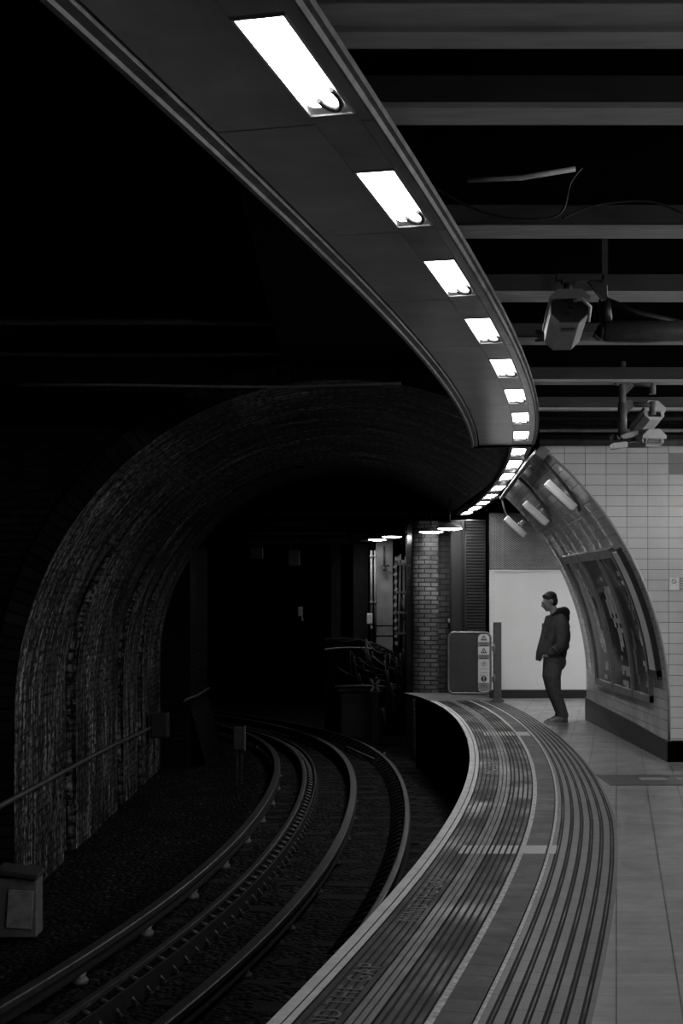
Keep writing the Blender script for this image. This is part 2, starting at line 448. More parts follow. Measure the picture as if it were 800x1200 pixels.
def to_mesh(o, name, mat, parent=None):
    bpy.context.view_layer.update()
    me = bpy.data.meshes.new_from_object(o); m_ = bpy.data.objects.new(name, me); COL.objects.link(m_)
    if parent is not None: m_.parent = parent
    m_.location = o.location; m_.rotation_euler = o.rotation_euler
    me.materials.clear(); me.materials.append(mat)
    for k in o.keys():
        if k in ('label', 'category', 'group'): m_[k] = o[k]
    cu = o.data; bpy.data.objects.remove(o); bpy.data.curves.remove(cu); return m_
lettering(8.1, 'faint worn lettering on the dark ribs, middle one of the readable patches', 1)
lettering(6.1, 'faint worn lettering on the dark ribs at the bottom of the picture', 1)
lettering(14.2, 'bright worn lettering patch near the bend of the edge', 1)
# floor plate
mb = MB(); mb.box((3.35, 13.15, .003), (1.85, .72, .006), bev=.002)
for k in range(3): mb.box((2.9+k*.35, 13.2, .007), (.25, .16, .003), mi=1)
tag(mb.build('floor_plate', [M_plate, M_signg], loc=(3.35, 13.15, 0)), 'dark metal cover plate set across the tiled floor by the wall end', 'cover plate')

# ------------------------------------------------------------------ trackbed
ZR = -1.15
mb = MB(); nx, ny = 70, 190
X0, X1, Y0, Y1 = -7.0, 3.5, 2.0, 44.0
for j in range(ny+1):
    for i in range(nx+1):
        x = X0+(X1-X0)*i/nx; y = Y0+(Y1-Y0)*j/ny
        d = x-TRACK.x(min(y, 36))
        z = -1.30-.22*max(0, min(1, (-d-1.45)/.7))+random.uniform(-.018, .018)
        mb.v.append((x, y, z))
for j in range(ny):
    for i in range(nx):
        a = j*(nx+1)+i; mb.face((a, a+1, a+nx+2, a+nx+1), 0, None, True)
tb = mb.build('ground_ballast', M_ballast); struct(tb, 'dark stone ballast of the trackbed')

def rail(off, zt, label, kind):
    y0, y1 = 3.5, 35
    root = empty('running_rail' if kind else 'conductor_rail', (0, 0, 0), label, 'rail', 'rails of the curving track')
    mb = MB(); yy = frange(y0, y1, .3)
    if kind:
        pr = [(-.035, zt-.035), (-.033, zt-.004), (-.02, zt), (.02, zt), (.033, zt-.004), (.035, zt-.035), (.010, zt-.05), (.010, zt-.115), (.06, zt-.13), (.06, zt-.145), (-.06, zt-.145), (-.06, zt-.13), (-.010, zt-.115), (-.010, zt-.05)]
        ms = [0, 0, 0, 0, 0]+[1]*9
    else:
        pr = [(-.05, zt-.05), (-.05, zt-.008), (-.04, zt), (.04, zt), (.05, zt-.008), (.05, zt-.05), (.018, zt-.06), (.018, zt-.10), (.055, zt-.115), (.055, zt-.13), (-.055, zt-.13), (-.055, zt-.115), (-.018, zt-.10), (-.018, zt-.06)]
        ms = [0, 0, 0, 0, 0]+[1]*9
    pr = [(o+off, z) for o, z in pr]
    sweep(mb, TRACK, yy, pr, ms, closed=True)
    mb.build('rail_head', [M_rail, M_railside], root)
    return root
r_right = rail(.75, ZR, 'running rail nearest the platform edge', True)
r_left = rail(-.75, ZR, 'running rail on the far side of the track, third rail from the platform', True)
r_mid = rail(0, ZR+.04, 'raised conductor rail midway between the two running rails', False)
r_out = rail(-1.19, ZR+.07, 'raised conductor rail on the left, farthest rail from the platform', False)
# chairs beside the running rails, insulators under conductor rails
def chair_mesh(side):
    mb = MB()
    P = []
    for k in range(7):
        a = k/6; P.append((side*(.05+.17*a), 0, -.03-.10*(a**1.6)))
    mb.tube(P, .018, 6, rr=[.022]*5+[.018, .012])
    mb.box((side*.12, 0, -.135), (.22, .06, .02))
    return mb
def row_of(root, name, mat, mbf, off, zt, ya, yb, st):
    first = None
    for y in frange(ya, yb, st):
        p, n, t = TRACK.pn(y)
        if first is None: o = mbf.build(name, mat, root); first = o
        else: o = first.copy(); COL.objects.link(o); o.parent = root
        o.location = (p.x+n.x*off, p.y+n.y*off, zt); o.rotation_euler = (0, 0, math.atan2(n.y, n.x))
row_of(r_left, 'rail_chair', M_rail_chair if 'M_rail_chair' in globals() else M_pipe_d, chair_mesh(1), -.75, ZR, 7, 30, .30)
row_of(r_right, 'rail_chair', M_railside, chair_mesh(-1), .75, ZR, 12, 29, .32)
ins = MB(); ins.tube([(0, 0, -.218), (0, 0, -.19), (0, 0, -.16), (0, 0, -.131)], .05, 12, rr=[.07, .075, .05, .06])
row_of(r_out, 'insulator', M_insul, ins, -1.19, ZR+.07, 6, 33, 1.6)
ins = MB(); ins.tube([(0, 0, -.188), (0, 0, -.17), (0, 0, -.15), (0, 0, -.131)], .05, 12, rr=[.07, .075, .05, .06])
row_of(r_mid, 'insulator', M_insul, ins, 0, ZR+.04, 5, 33, 1.6)
# inner guard rail beside the left running rail
g = MB(); pr = [(-.60, ZR-.14), (-.60, ZR-.01), (-.585, ZR), (-.565, ZR), (-.56, ZR-.14)]
sweep(g, TRACK, frange(5, 32, .3), pr, [1, 0, 0, 1, 1], closed=True)
tag(g.build('check_rail', [M_rail, M_railside]), 'thin check rail just inside the far running rail', 'rail', 'rails of the curving track')
# sleepers
first = None
for i, y in enumerate(frange(5.5, 33.5, .62)):
    p, n, t = TRACK.pn(y)
    if first is None:
        s = MB(); s.box((0, 0, 0), (2.5, .24, .12), bev=.012); s.box((.75, 0, .062), (.34, .2, .016), mi=1); s.box((-.75, 0, .062), (.34, .2, .016), mi=1)
        o = s.build('sleeper', [M_sleeper, M_railside]); first = o
    else: o = first.copy(); COL.objects.link(o)
    o.location = (p.x, p.y, ZR-.145-.066-.0); o.rotation_euler = (0, 0, math.atan2(n.y, n.x))
    tag(o, 'dark timber sleeper across the curving track under the rails', 'sleeper', 'sleepers under the curving track')

# ------------------------------------------------------------------ tunnel structure
def strip(mb, P, Q, mi=0, uvP=None, uvQ=None, sm=True):
    for i in range(len(P)-1):
        uv = [uvP[i], uvQ[i], uvQ[i+1], uvP[i+1]] if uvP else None
        mb.quad(P[i], Q[i], Q[i+1], P[i+1], mi, uv, False)
# brick barrel
mb = MB()
ts = [T0+(PI-T0)*i/60 for i in range(61)]
arcp = [arch(t) for t in ts]+[(-A_, -1.75)]
cs = [0]
for a, b in zip(arcp, arcp[1:]): cs.append(cs[-1]+math.hypot(a[0]-b[0], a[1]-b[1]))
cuts = [(YM, 17.2, 0), (17.2, 18.0, .13), (18.0, 21.3, 0), (21.3, 21.9, .10), (21.9, 23.4, -.0), (23.4, 24.0, .07), (24.0, YE, 0)]
lastg = 0
def gp(i, g):
    x, z = arcp[i]; s = 1.0
    t = ts[i] if i < len(ts) else PI
    k = max(0, min(1, (t-2.35)/.4))           # shallow recesses only low on the left side
    return (x-g*k*1.0, z)
for (ya, yb, g) in cuts:
    P = [Vector((gp(i, g)[0], ya, gp(i, g)[1])) for i in range(len(arcp))]; Q = [Vector((p.x, yb, p.z)) for p in P]
    n0 = mb.pts(P); n1 = mb.pts(Q)
    for i in range(len(P)-1):
        mb.face((n0+i, n1+i, n1+i+1, n0+i+1), 0, [(ya, cs[i]), (yb, cs[i]), (yb, cs[i+1]), (ya, cs[i+1])], True)
    if g != lastg or True:
        for (yy, ga, gb) in ((ya, lastg, g),):
            if ga != gb:
                for i in range(len(P)-1):
                    a0, a1 = gp(i, ga), gp(i+1, ga); b0, b1 = gp(i, gb), gp(i+1, gb)
                    if abs(a0[0]-b0[0])+abs(a1[0]-b1[0]) > 1e-4:
                        mb.quad((a0[0], yy, a0[1]), (b0[0], yy, b0[1]), (b1[0], yy, b1[1]), (a1[0], yy, a1[1]), 0, [(0, cs[i]), (.1, cs[i]), (.1, cs[i+1]), (0, cs[i+1])])
    lastg = g
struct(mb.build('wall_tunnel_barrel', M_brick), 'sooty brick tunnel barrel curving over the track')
# arch ring and face
def clip(t, xr=7.5, zt=5.4):
    c, s = math.cos(t), math.sin(t); k = 1e9
    if abs(c) > 1e-6: k = min(k, xr/abs(c))
    if s > 1e-6: k = min(k, (zt-ZS)/s)
    return (k*c, ZS+k*s)
mb = MB()
rp = [arch(t, .24) for t in ts]+[(-A_-.24, -1.75)]
for i in range(len(arcp)-1):
    a, b, c, d = arcp[i], arcp[i+1], rp[i+1], rp[i]
    mb.quad((a[0], YM, a[1]), (b[0], YM, b[1]), (c[0], YM, c[1]), (d[0], YM, d[1]), 0, [(cs[i], 0), (cs[i+1], 0), (cs[i+1], .235), (cs[i], .235)])
struct(mb.build('trim_2', M_ring), 'ring of bricks round the tunnel mouth')
mb = MB()
op = [clip(t) for t in ts]+[(-7.5, -1.75)]
for i in range(len(rp)-1):
    a, b, c, d = rp[i], rp[i+1], op[i+1], op[i]
    mb.quad((a[0], YM+.03, a[1]), (b[0], YM+.03, b[1]), (c[0], YM+.03, c[1]), (d[0], YM+.03, d[1]))
mb.quad((1.9, YM+.02, 3.26), (7.5, YM+.02, 3.26), (7.5, YM+.02, 5.4), (1.9, YM+.02, 5.4))
struct(mb.build('wall_front', M_face), 'black brick wall around the tunnel mouth')
# tiled side: face wall
mb = MB()
tt = [T0*i/30 for i in range(31)]
ap = [arch(t) for t in tt]
def clipt(t):
    c, s = math.cos(t), math.sin(t); k = min(7.5/c, (3.27-ZS)/s if s > 1e-6 else 1e9); return (k*c, ZS+k*s)
for i in range(30):
    a, b = ap[i], ap[i+1]; c, d = clipt(tt[i+1]), clipt(tt[i])
    mb.quad((a[0], YM, a[1]), (d[0], YM, d[1]), (c[0], YM, c[1]), (b[0], YM, b[1]))
# fill corner of rectangle that the fan leaves out
tc = math.atan2(3.27-ZS, 7.5)
for i in range(30):
    if tt[i] < tc < tt[i+1]:
        d, c = clipt(tt[i]), clipt(tt[i+1]); mb.quad((d[0], YM, d[1]), (7.5, YM, 3.27), (c[0], YM, c[1]), (c[0], YM, c[1]-.001))
mb.quad((A_, YM, .22), (7.5, YM, .22), (7.5, YM, .5), (A_, YM, .5))
struct(mb.build('wall_right', M_tile), 'white tiled wall facing the camera beside the tunnel')
# dark tiles set in the white wall near the frame edge
mb = MB(); Yd = YM-.002
for (xa, xb, ya, yb, mi) in ((783, 800, 531, 543.3, 0), (783, 800, 543.8, 556, 0)):
    mb.box((wx((xa+xb)/2+8, YM), YM, wz((ya+yb)/2, YM)), ((xb-xa+16)*YM/F, .006, (yb-ya)*YM/F), mi=mi)
struct(mb.build('trim_3', M_signg), 'dark grey tiles set into the white wall')
# vault of glazed tiles
mb = MB()
vp = [(A_, .20)]+[arch(t) for t in tt]
cs2 = [0]
for a, b in zip(vp, vp[1:]): cs2.append(cs2[-1]+math.hypot(a[0]-b[0], a[1]-b[1]))
yv = frange(YM, YT, .06)
def t_edge(y): return T0-.074*(y-YM)/(YT-YM)
def vprof(y):
    g = .0035*math.sin(2*PI*(y-YM)/.58)+.002*math.sin(2*PI*(y-YM)/.33+1)
    return [(A_, .20)]+[arch(t_edge(y)*i/30, g*min(1, i/6)) for i in range(31)]
for ya, yb in zip(yv, yv[1:]):
    n0 = mb.pts([(x, ya, z) for x, z in vprof(ya)]); n1 = mb.pts([(x, yb, z) for x, z in vprof(yb)])
    for i in range(len(vp)-1):
        mb.face((n0+i, n0+i+1, n1+i+1, n1+i), 0, [(ya, cs2[i]), (ya, cs2[i+1]), (yb, cs2[i+1]), (yb, cs2[i])], True)
# back of the vault and its end
n0 = len(mb.v)
bp = [(A_+.35, -.05)]+[arch(t*t_edge(YT)/T0, .3) for t in tt]
for i in range(len(vp)-1):
    vq = vprof(YT); a, b, c, d = vq[i], vq[i+1], bp[i+1], bp[i]
    mb.quad((a[0], YT, a[1]), (b[0], YT, b[1]), (c[0], YT, c[1]), (d[0], YT, d[1]), 0, [(0, cs2[i]), (0, cs2[i+1]), (.3, cs2[i+1]), (.3, cs2[i])])
    mb.quad((d[0], YM+.05, d[1]), (c[0], YM+.05, c[1]), (c[0], YT, c[1]), (d[0], YT, d[1]), 1)
struct(mb.build('wall_tiled_vault', [M_vtile, M_black]), 'curved glazed tile wall leaning over the platform')
# rim of rounded tiles
mb = MB()
mb.tube([(A_+.012, YM+.012, .2)]+[(arch(t, .012)[0], YM+.012, arch(t, .012)[1]) for t in tt], .016, 8)
struct(mb.build('trim_4', M_frame), 'rounded white tile rim of the vault')
# skirting
mb = MB()
mb.box((5.4, YM-.012, .105), (4.1, .03, .21))
mb.quad((A_-.02, YM-.027, 0), (A_-.02, YM-.027, .215), (A_-.02, YT, .31), (A_-.02, YT, 0))
mb.quad((A_-.02, YM-.027, .215), (A_+.01, YM-.027, .215), (A_+.01, YT, .31), (A_-.02, YT, .31))
mb.quad((A_-.02, YM-.027, 0), (A_-.02, YM-.027, .215), (A_+.3, YM-.027, .21), (A_+.3, YM-.027, 0))
mb.quad((A_-.02, YT, 0), (A_-.02, YT, .31), (A_+.35, YT, .31), (A_+.35, YT, 0))
struct(mb.build('baseboard_right', M_base), 'dark skirting under the tiled wall')

# beyond the barrel: lower left buttress, ceiling, chamber shell
mb = MB()
mb.box((-4.3, 28.4, .8), (2.9, 3.4, 5.6))
mb.quad((-2.85, 26.7, -.4), (-2.85, 30.1, -.4), (-2.5, 30.25, -1.7), (-2.5, 26.7, -1.7))
mb.quad((-2.85, 30.12, -.4), (-6, 30.12, -.4), (-6, 30.25, -1.7), (-2.5, 30.25, -1.7))
struct(mb.build('wall_left', M_face), 'dark brick wall on the left beyond the barrel')
mb = MB()
mb.quad((-9, 2, 5.4), (1.6, 2, 5.4), (1.6, 14.6, 5.4), (-9, 14.6, 5.4))      # high roof over the track, hidden in the dark
mb.quad((-.6, -3, 4.1), (7.5, -3, 4.1), (7.5, 14.6, 4.1), (-.6, 14.6, 4.1))
mb.quad((-9, -3, 5.4), (-9, -3, -2), (-9, 44, -2), (-9, 44, 5.4))
mb.quad((-9, -3, 5.4), (7.5, -3, 5.4), (7.5, -3, -2), (-9, -3, -2))
mb.quad((-.6, -3, 4.1), (-.6, -3, 5.4), (-.6, 14.6, 5.4), (-.6, 14.6, 4.1))
mb.quad((1.95, YM+.04, 3.32), (7.5, YM+.04, 3.32), (7.5, 27, 3.32), (1.95, 27, 3.32))
mb.quad((-9, 26.41, 3.95), (7.5, 26.41, 3.95), (7.5, 44, 3.95), (-9, 44, 3.95))
mb.quad((-9, 44, -2), (7.5, 44, -2), (7.5, 44, 4), (-9, 44, 4))
mb.quad((-9, -3, 5.4), (-9, 2, 5.4), (7.5, 2, 5.4), (7.5, -3, 5.4))
struct(mb.build('ceiling', M_soot), 'sooty black roof over the track')
mb = MB()
mb.quad((7.2, -3, 0), (7.2, 14.6, 0), (7.2, 14.6, 4.1), (7.2, -3, 4.1))
mb.quad((7.2, 14.7, 0), (7.2, 44, 0), (7.2, 44, 4.1), (7.2, 14.7, 4.1))
struct(mb.build('wall_far_right', M_tile))
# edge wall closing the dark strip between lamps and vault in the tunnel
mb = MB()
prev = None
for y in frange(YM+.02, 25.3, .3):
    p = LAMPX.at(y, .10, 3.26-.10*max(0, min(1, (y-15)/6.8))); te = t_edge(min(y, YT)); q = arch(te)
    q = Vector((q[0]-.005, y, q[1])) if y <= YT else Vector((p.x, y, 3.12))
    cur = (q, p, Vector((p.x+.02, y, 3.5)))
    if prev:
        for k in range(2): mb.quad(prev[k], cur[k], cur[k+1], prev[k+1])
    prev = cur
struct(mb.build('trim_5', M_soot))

# ------------------------------------------------------------------ steel ceiling beams (right)
beams = [(4.20, 4.55, 3.48, .32), (5.10, 5.29, 3.48, .24), (6.80, 6.98, 3.48, .22), (8.28, 8.50, 3.48, .2), (9.78, 9.96, 3.48, .18), (11.68, 11.86, 3.48, .18), (13.3, 13.42, 3.46, .14)]
for i, (ya, yb, z, h) in enumerate(beams):
    x0 = LAMPX.x(ya)-.10
    root = empty('ceiling_beam', (x0, ya, z), ('widest riveted steel ceiling beam, nearest the camera' if i == 0 else
                 'steel ceiling beam, %s from the camera over the platform' % ORD[i]), 'beam', 'steel beams over the platform')
    L = 7.2-x0
    f_ = MB(); f_.box((L/2, (yb-ya)/2, .011), (L, yb-ya, .022), bev=.003)
    if i == 0: f_.box((L/2, .18, -.008), (L, .015, .016))
    f_.build('bottom_flange', M_steel, root)
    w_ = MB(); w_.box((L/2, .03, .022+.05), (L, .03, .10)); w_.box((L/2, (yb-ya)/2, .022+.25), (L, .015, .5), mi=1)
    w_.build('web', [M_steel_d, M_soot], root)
# a few dark purlins high above and odd pieces between them
for i, (y, x0, x1, z) in enumerate([(6.0, .7, 1.55, 3.95), (7.7, 1.0, 1.65, 3.9)]):
    mb = MB(); mb.box(((x0+x1)/2, y, z), (x1-x0, .5, .06)); mb.box(((x0+x1)/2, y-.2, z-.04), (x1-x0, .05, .05))
    tag(mb.build('timber_board', M_steel_d, loc=((x0+x1)/2, y, z)), ['wide board lodged above the beams near the second lamp', 'wide board lodged above the beams near the third lamp'][i], 'board')
mb = MB(); mb.tube([(wx(548, 6.3), 6.3, wz(211, 6.3)), (wx(610, 6.3), 6.32, wz(207, 6.3)), (wx(674, 6.3), 6.3, wz(198, 6.3))], .012, 8)
tag(mb.build('metal_conduit', M_pipe_l, loc=(.9, 6.3, 3.55)), 'slanting pale conduit between the second and third beams', 'conduit')
def cable(name, pts, r, mat, lab, cat='cable', group=None, Y=None, seg=8):
    P = [Vector(p) for p in pts]; out = []
    for i in range(len(P)-1):
        p0, p1, p2, p3 = P[max(i-1, 0)], P[i], P[i+1], P[min(i+2, len(P)-1)]
        for k in range(seg):
            t = k/seg
            out.append(.5*((2*p1)+(-p0+p2)*t+(2*p0-5*p1+4*p2-p3)*t*t+(-p0+3*p1-3*p2+p3)*t**3))
    out.append(P[-1])
    mb = MB(); mb.tube(out, r, 7)
    return tag(mb.build(name, mat, loc=tuple(P[0])), lab, cat, group)
Yc = 6.6
def pc(pts, Y): return [(wx(x, Y), Y, wz(y, Y)) for x, y in pts]
cable('hanging_cable', pc([(505, 218), (545, 240), (590, 255), (640, 256), (660, 245), (668, 215), (682, 196)], Yc), .006, M_black, 'thin black cable drooping under the third beam')
cable('hanging_cable', pc([(658, 256), (700, 240), (760, 236), (800, 250)], Yc), .005, M_black, 'thin black cable sagging from the third beam to the frame edge')

# pipes under the roof in front of the tiled wall
for (py, r, Y, mt, lab) in ((490, .022, 13.9, M_pipe_d, 'dark pipe, uppermost across the top of the tiled wall'), (504.5, .018, 13.9, M_pipe_l, 'thin pale pipe across the top of the tiled wall'),
                            (518, .04, 14.3, M_pipe, 'thick grey pipe lowest above the tiled wall'), (511, .03, 14.4, M_pipe_d, 'dark pipe just above the thick grey pipe')):
    mb = MB(); x0 = wx(632, Y); mb.tube([(x0, Y, wz(py, Y)), (7.1, Y, wz(py, Y))], r, 10)
    tag(mb.build('ceiling_pipe', mt, loc=(x0, Y, wz(py, Y))), lab, 'pipe', 'pipes along the tiled wall')
# ragged cable bundle at y 390-405
mb = MB()
for k in range(9):
    P = []; zz = random.uniform(-.03, .03); yy0 = 9.3+random.uniform(-.06, .06)
    for j in range(16):
        x = wx(628, 9.3)+j*.24; P.append((x, yy0+random.uniform(-.02, .02), 3.42+zz+random.uniform(-.02, .02)))
    mb.tube(P, .010, 6)
tag(mb.build('cable_bundle', M_pipe, loc=(1.3, 9.3, 3.42)), 'ragged bundle of cables slung under the fifth beam', 'cables')

# ------------------------------------------------------------------ lighting bulkhead
bulk = empty('lighting_bulkhead', (0, 0, 3.26), 'long curving grey bulkhead that carries the row of recessed platform lights', 'bulkhead')
ZB = 3.26
PITCH, LL = 1.37, .78
def bpart(name, y0, y1, prof, mat, closed=True, mis=None, step=.2):
    mb = MB(); sweep(mb, LAMPX, frange(y0, y1, step), [(o, z-ZB) for o, z in prof], mis, closed=closed)
    return mb.build(name, mat, bulk)
bpart('left_lip', -2.5, 14.55, [(-.487, ZB-.025), (-.468, ZB-.025), (-.464, ZB-.012), (-.428, ZB-.012), (-.424, ZB+.03), (-.487, ZB+.22)], M_lip)
bpart('right_lip', -2.5, 14.55, [(.125, ZB+.01), (.125, ZB-.015), (.135, ZB-.015), (.14, ZB+.005), (.157, ZB+.005), (.157, ZB+.03), (.13, ZB+.03)], M_lip)
k0 = -5
jo = [4.60+PITCH*k for k in range(k0, 8)]
edges = [y for y in jo if y < 14.5]+[14.55]
for a, b in zip(edges, edges[1:]):
    if b-a < .1: continue
    bpart('cover_panel', a+.006, b-.006, [(-.413, ZB), (-.078, ZB), (-.078, ZB+.02), (-.413, ZB+.02)], M_panel)
    bpart('side_panel', a+.006, b-.006, [(.078, ZB), (.122, ZB+.0), (.122, ZB+.02), (.078, ZB+.02)], M_panel)
bpart('top_cover', -2.5, 14.55, [(-.48, ZB+.2), (.10, ZB+.03), (.10, ZB+.04), (-.48, ZB+.21)], M_lip)
em = MB(); sec = [(-.487, -.03), (.157, -.01), (.157, .03), (-.487, .2)]
p, n, t = LAMPX.pn(14.56); em.face(range(em.pts([Vector((p.x+n.x*o, p.y+n.y*o, z)) for o, z in sec]), 4)); em.build('end_plate', M_soot, bulk)

def lamp_local(Lh):
    """parts of a recessed light, local frame: x across, y along, z down from the panel"""
    fr = MB(); W = .068; D = .05
    fr.box((-W-.004, 0, D/2), (.008, Lh, D+.006)); fr.box((W+.004, 0, D/2), (.008, Lh, D+.006))
    fr.box((0, Lh/2+.004, D/2), (2*W+.016, .008, D+.006)); fr.box((0, -Lh/2-.004, D/2), (2*W+.016, .008, D+.006))
    fr.box((0, 0, D+.006), (2*W+.016, Lh+.016, .008))
    e = min(.15, Lh*.22)                         # bare end of the trough where the tube ends show
    fr.quad((-W, Lh/2, .002), (W, Lh/2, .002), (W, Lh/2-e, .03), (-W, Lh/2-e, .03))
    em = MB(); em.box((0, -e/2, .016), (2*W-.004, Lh-e, .012))
    q = e*.75
    for sx, ww in ((-.036, .030), (.026, .032)):
        P = [(sx+ww*math.cos(a), Lh/2-e+q*math.sin(a), .010) for a in [PI*k/12 for k in range(13)]]
        n0 = em.pts(P); em.face(range(n0, n0+13)); P2 = [(x, y, .022) for x, y, z in P]; n1 = em.pts(P2)
        for k in range(12): em.face((n0+k, n0+k+1, n1+k+1, n1+k))
    u = MB(); u.tube([(.024+.034*math.cos(a), Lh/2-e+q*.98*math.sin(a)+.002, .001) for a in [-.2*PI+1.15*PI*k/14 for k in range(15)]], q*.08, 6)
    return fr, em, u
lamp_master = {}
def make_lamp(yc, L_, z, lab, grp, dm=None):
    p, n, t = LAMPX.pn(yc)
    key = (round(L_, 2), dm is None)
    root = empty('recessed_light', (p.x, p.y, z), lab, 'light', grp); root.rotation_euler = (0, 0, math.atan2(n.y, n.x))
    if key not in lamp_master:
        fr, em, u = lamp_local(L_)
        lamp_master[key] = (fr.build('light_frame', M_white, root), em.build('diffuser', dm or M_tube, root), u.build('tube_end', M_ink, root))
        lamp_master[key][1]['label'] = 'glowing white lamp panel'
    else:
        for s in lamp_master[key]:
            c = s.copy(); COL.objects.link(c); c.parent = root
    return root
vis = 0
inf = []
for k in range(-4, 8):
    y1 = 4.53+PITCH*k; y0 = y1-LL
    if y1 > 14.4: continue
    if k < 0: lab = 'recessed white light in the bulkhead, behind the camera'
    else: vis += 1; lab = ('largest recessed white light at the near end of the bulkhead' if k == 0 else '%s recessed white light from the near end of the bulkhead row' % ORD[k])
    make_lamp((y0+y1)/2, LL, ZB, lab, 'recessed lights along the bulkhead')
    bpart('infill_panel', y1+.012, min(y1+PITCH-LL-.012, 14.55), [(-.076, ZB), (.076, ZB), (.076, ZB+.015), (-.076, ZB+.015)], M_strip)
# tunnel strip
strip_o = empty('tunnel_light_strip', (0, 0, 3.23), 'narrow curved carrier strip with small lights going into the tunnel', 'light strip')
ZT = 3.23
def zdrop(y): return -.10*max(0, min(1, (y-15)/6.8))
HS = [1.5, 1.48, 1.46, 1.44, 1.42, 1.40, 1.40, 1.40]
tl = []
for hh, (ya, yb) in zip(HS, ((525.5, 534), (540, 549.5), (555, 563), (569, 575), (579, 584.5), (587.5, 592), (594, 598.5), (600, 603.3))):
    tl.append((F*hh/(HZ-ya), F*hh/(HZ-yb)))
prevy = 14.0
for i, (a, b) in enumerate(tl):
    a = max(a, 14.64) if i == 0 else a
    b2 = b
    make_lamp((a+b2)/2, round(b2-a, 2), ZT+zdrop((a+b2)/2), 'small recessed light in the tunnel strip, %s past the end of the wide bulkhead' % ORD[i], 'small lights of the tunnel strip', M_tube2)
def spart(name, y0, y1, prof, mat):
    mb = MB(); sweep(mb, LAMPX, frange(y0, y1, .2), [(o, z-ZT) for o, z in prof], None, closed=True, zf=zdrop); return mb.build(name, mat, strip_o)
spart('carrier', 14.58, 25.3, [(-.10, ZT+.0), (-.10, ZT+.08), (.12, ZT+.08), (.12, ZT+.0), (.08, ZT+.0), (.08, ZT+.065), (-.08, ZT+.065), (-.08, ZT+.0)], M_lip)
for (a, b), (c, d) in zip(tl, tl[1:]):
    spart('infill_panel', b+.015, c-.015, [(-.078, ZT), (.078, ZT), (.078, ZT+.012), (-.078, ZT+.012)], M_strip)

# pendants far beyond
for i, (px, py, Yp) in enumerate(((527, 619.5, 24.2), (505, 623.5, 24.9), (459, 629, 29.2), (442, 632.5, 33.6), (427, 635, 34.2))):
    z = wz(py, Yp); x = wx(px, Yp)
    root = empty('hanging_lamp', (x, Yp, z), 'shallow glowing hanging lamp beyond the tunnel, %s counting from the platform side' % ORD[i], 'lamp', 'lamps beyond the tunnel')
    s = MB(); s.tube([(0, 0, .0), (0, 0, .02), (0, 0, .07), (0, 0, .10)], .2, 20, rr=[.24, .235, .12, .04]); s.tube([(0, 0, .1), (0, 0, .6)], .01, 6)
    s.build('lamp_shade', M_steel_d, root)
    e = MB(); e.tube([(0, 0, -.022), (0, 0, .003)], .2, 20, rr=[.12, .225]); e.build('diffuser', M_pend, root)

# ------------------------------------------------------------------ track-side dark pipes left of the bulkhead and in the chamber
for i, (pts, Y, r, lab) in enumerate((([( -20, 414), (200, 416), (445, 411), (500, 411)], 14.3, .02, 'thin pipe across the wall, highest above the tunnel mouth'),
                            ([(20, 451), (150, 451), (300, 453), (470, 449)], 14.4, .015, 'thin pipe just above the crown of the tunnel mouth'),
                            ([( -20, 378), (200, 377), (450, 380)], 13.0, .03, 'dark pipe slung over the track in front of the tunnel'),
                            ([(330, 341), (400, 337), (425, 340)], 11.5, .012, 'short thin bar over the track beside the bulkhead'))):
    cable('ceiling_pipe', pc(pts, Y), r, M_pipe_d if i != 1 else M_pipe, lab, 'pipe', 'pipes over the tunnel mouth')
for i, (py, Y, r, x0, x1, mt) in enumerate(((601.5, 26.6, .012, 258, 660, M_pipe), (613, 30.5, .02, 275, 498, M_pipe_d), (618.5, 30.5, .03, 265, 470, M_pipe_d), (625, 31.5, .03, 262, 405, M_pipe),
                                   (630.5, 32, .02, 262, 440, M_pipe_d), (636, 32.5, .03, 250, 440, M_pipe_d))):
    mb = MB(); z = wz(py, Y); mb.tube([(wx(x0, Y), Y, z), (wx(x1, Y), Y, z)], r, 8)
    tag(mb.build('cross_pipe', mt, loc=(wx(x0, Y), Y, z)), 'pipe crossing under the far roof, %s from the top' % ORD[i], 'pipe', 'pipes under the far roof')
# cable trays: long rails with many little rungs
for i, (py, Y, x0, x1) in enumerate(((614, 30, 275, 385), (634, 32, 290, 410))):
    z = wz(py, Y); xa, xb = wx(x0, Y), wx(x1, Y)
    root = empty('cable_tray', (xa, Y, z), ['upper perforated cable tray under the far roof', 'lower perforated cable tray under the far roof'][i], 'cable tray', 'cable trays under the far roof')
    m = MB(); m.box(((xb-xa)/2, 0, 0), (xb-xa, .02, .05)); m.box(((xb-xa)/2, .25, 0), (xb-xa, .02, .05)); m.build('side_rails', M_pipe_d, root)
    m = MB()
    for k in range(int((xb-xa)/.08)): m.box((k*.08, .12, -.01), (.02, .25, .012))
    m.build('rungs', M_pipe, root)
# deep beams closing the view under the far roof
mb = MB(); mb.box((0, 27.2, 3.75), (9, .3, .7)); mb.box((-1, 33.5, 3.6), (12, .3, .9))
struct(mb.build('ceiling_far_girders', M_soot))

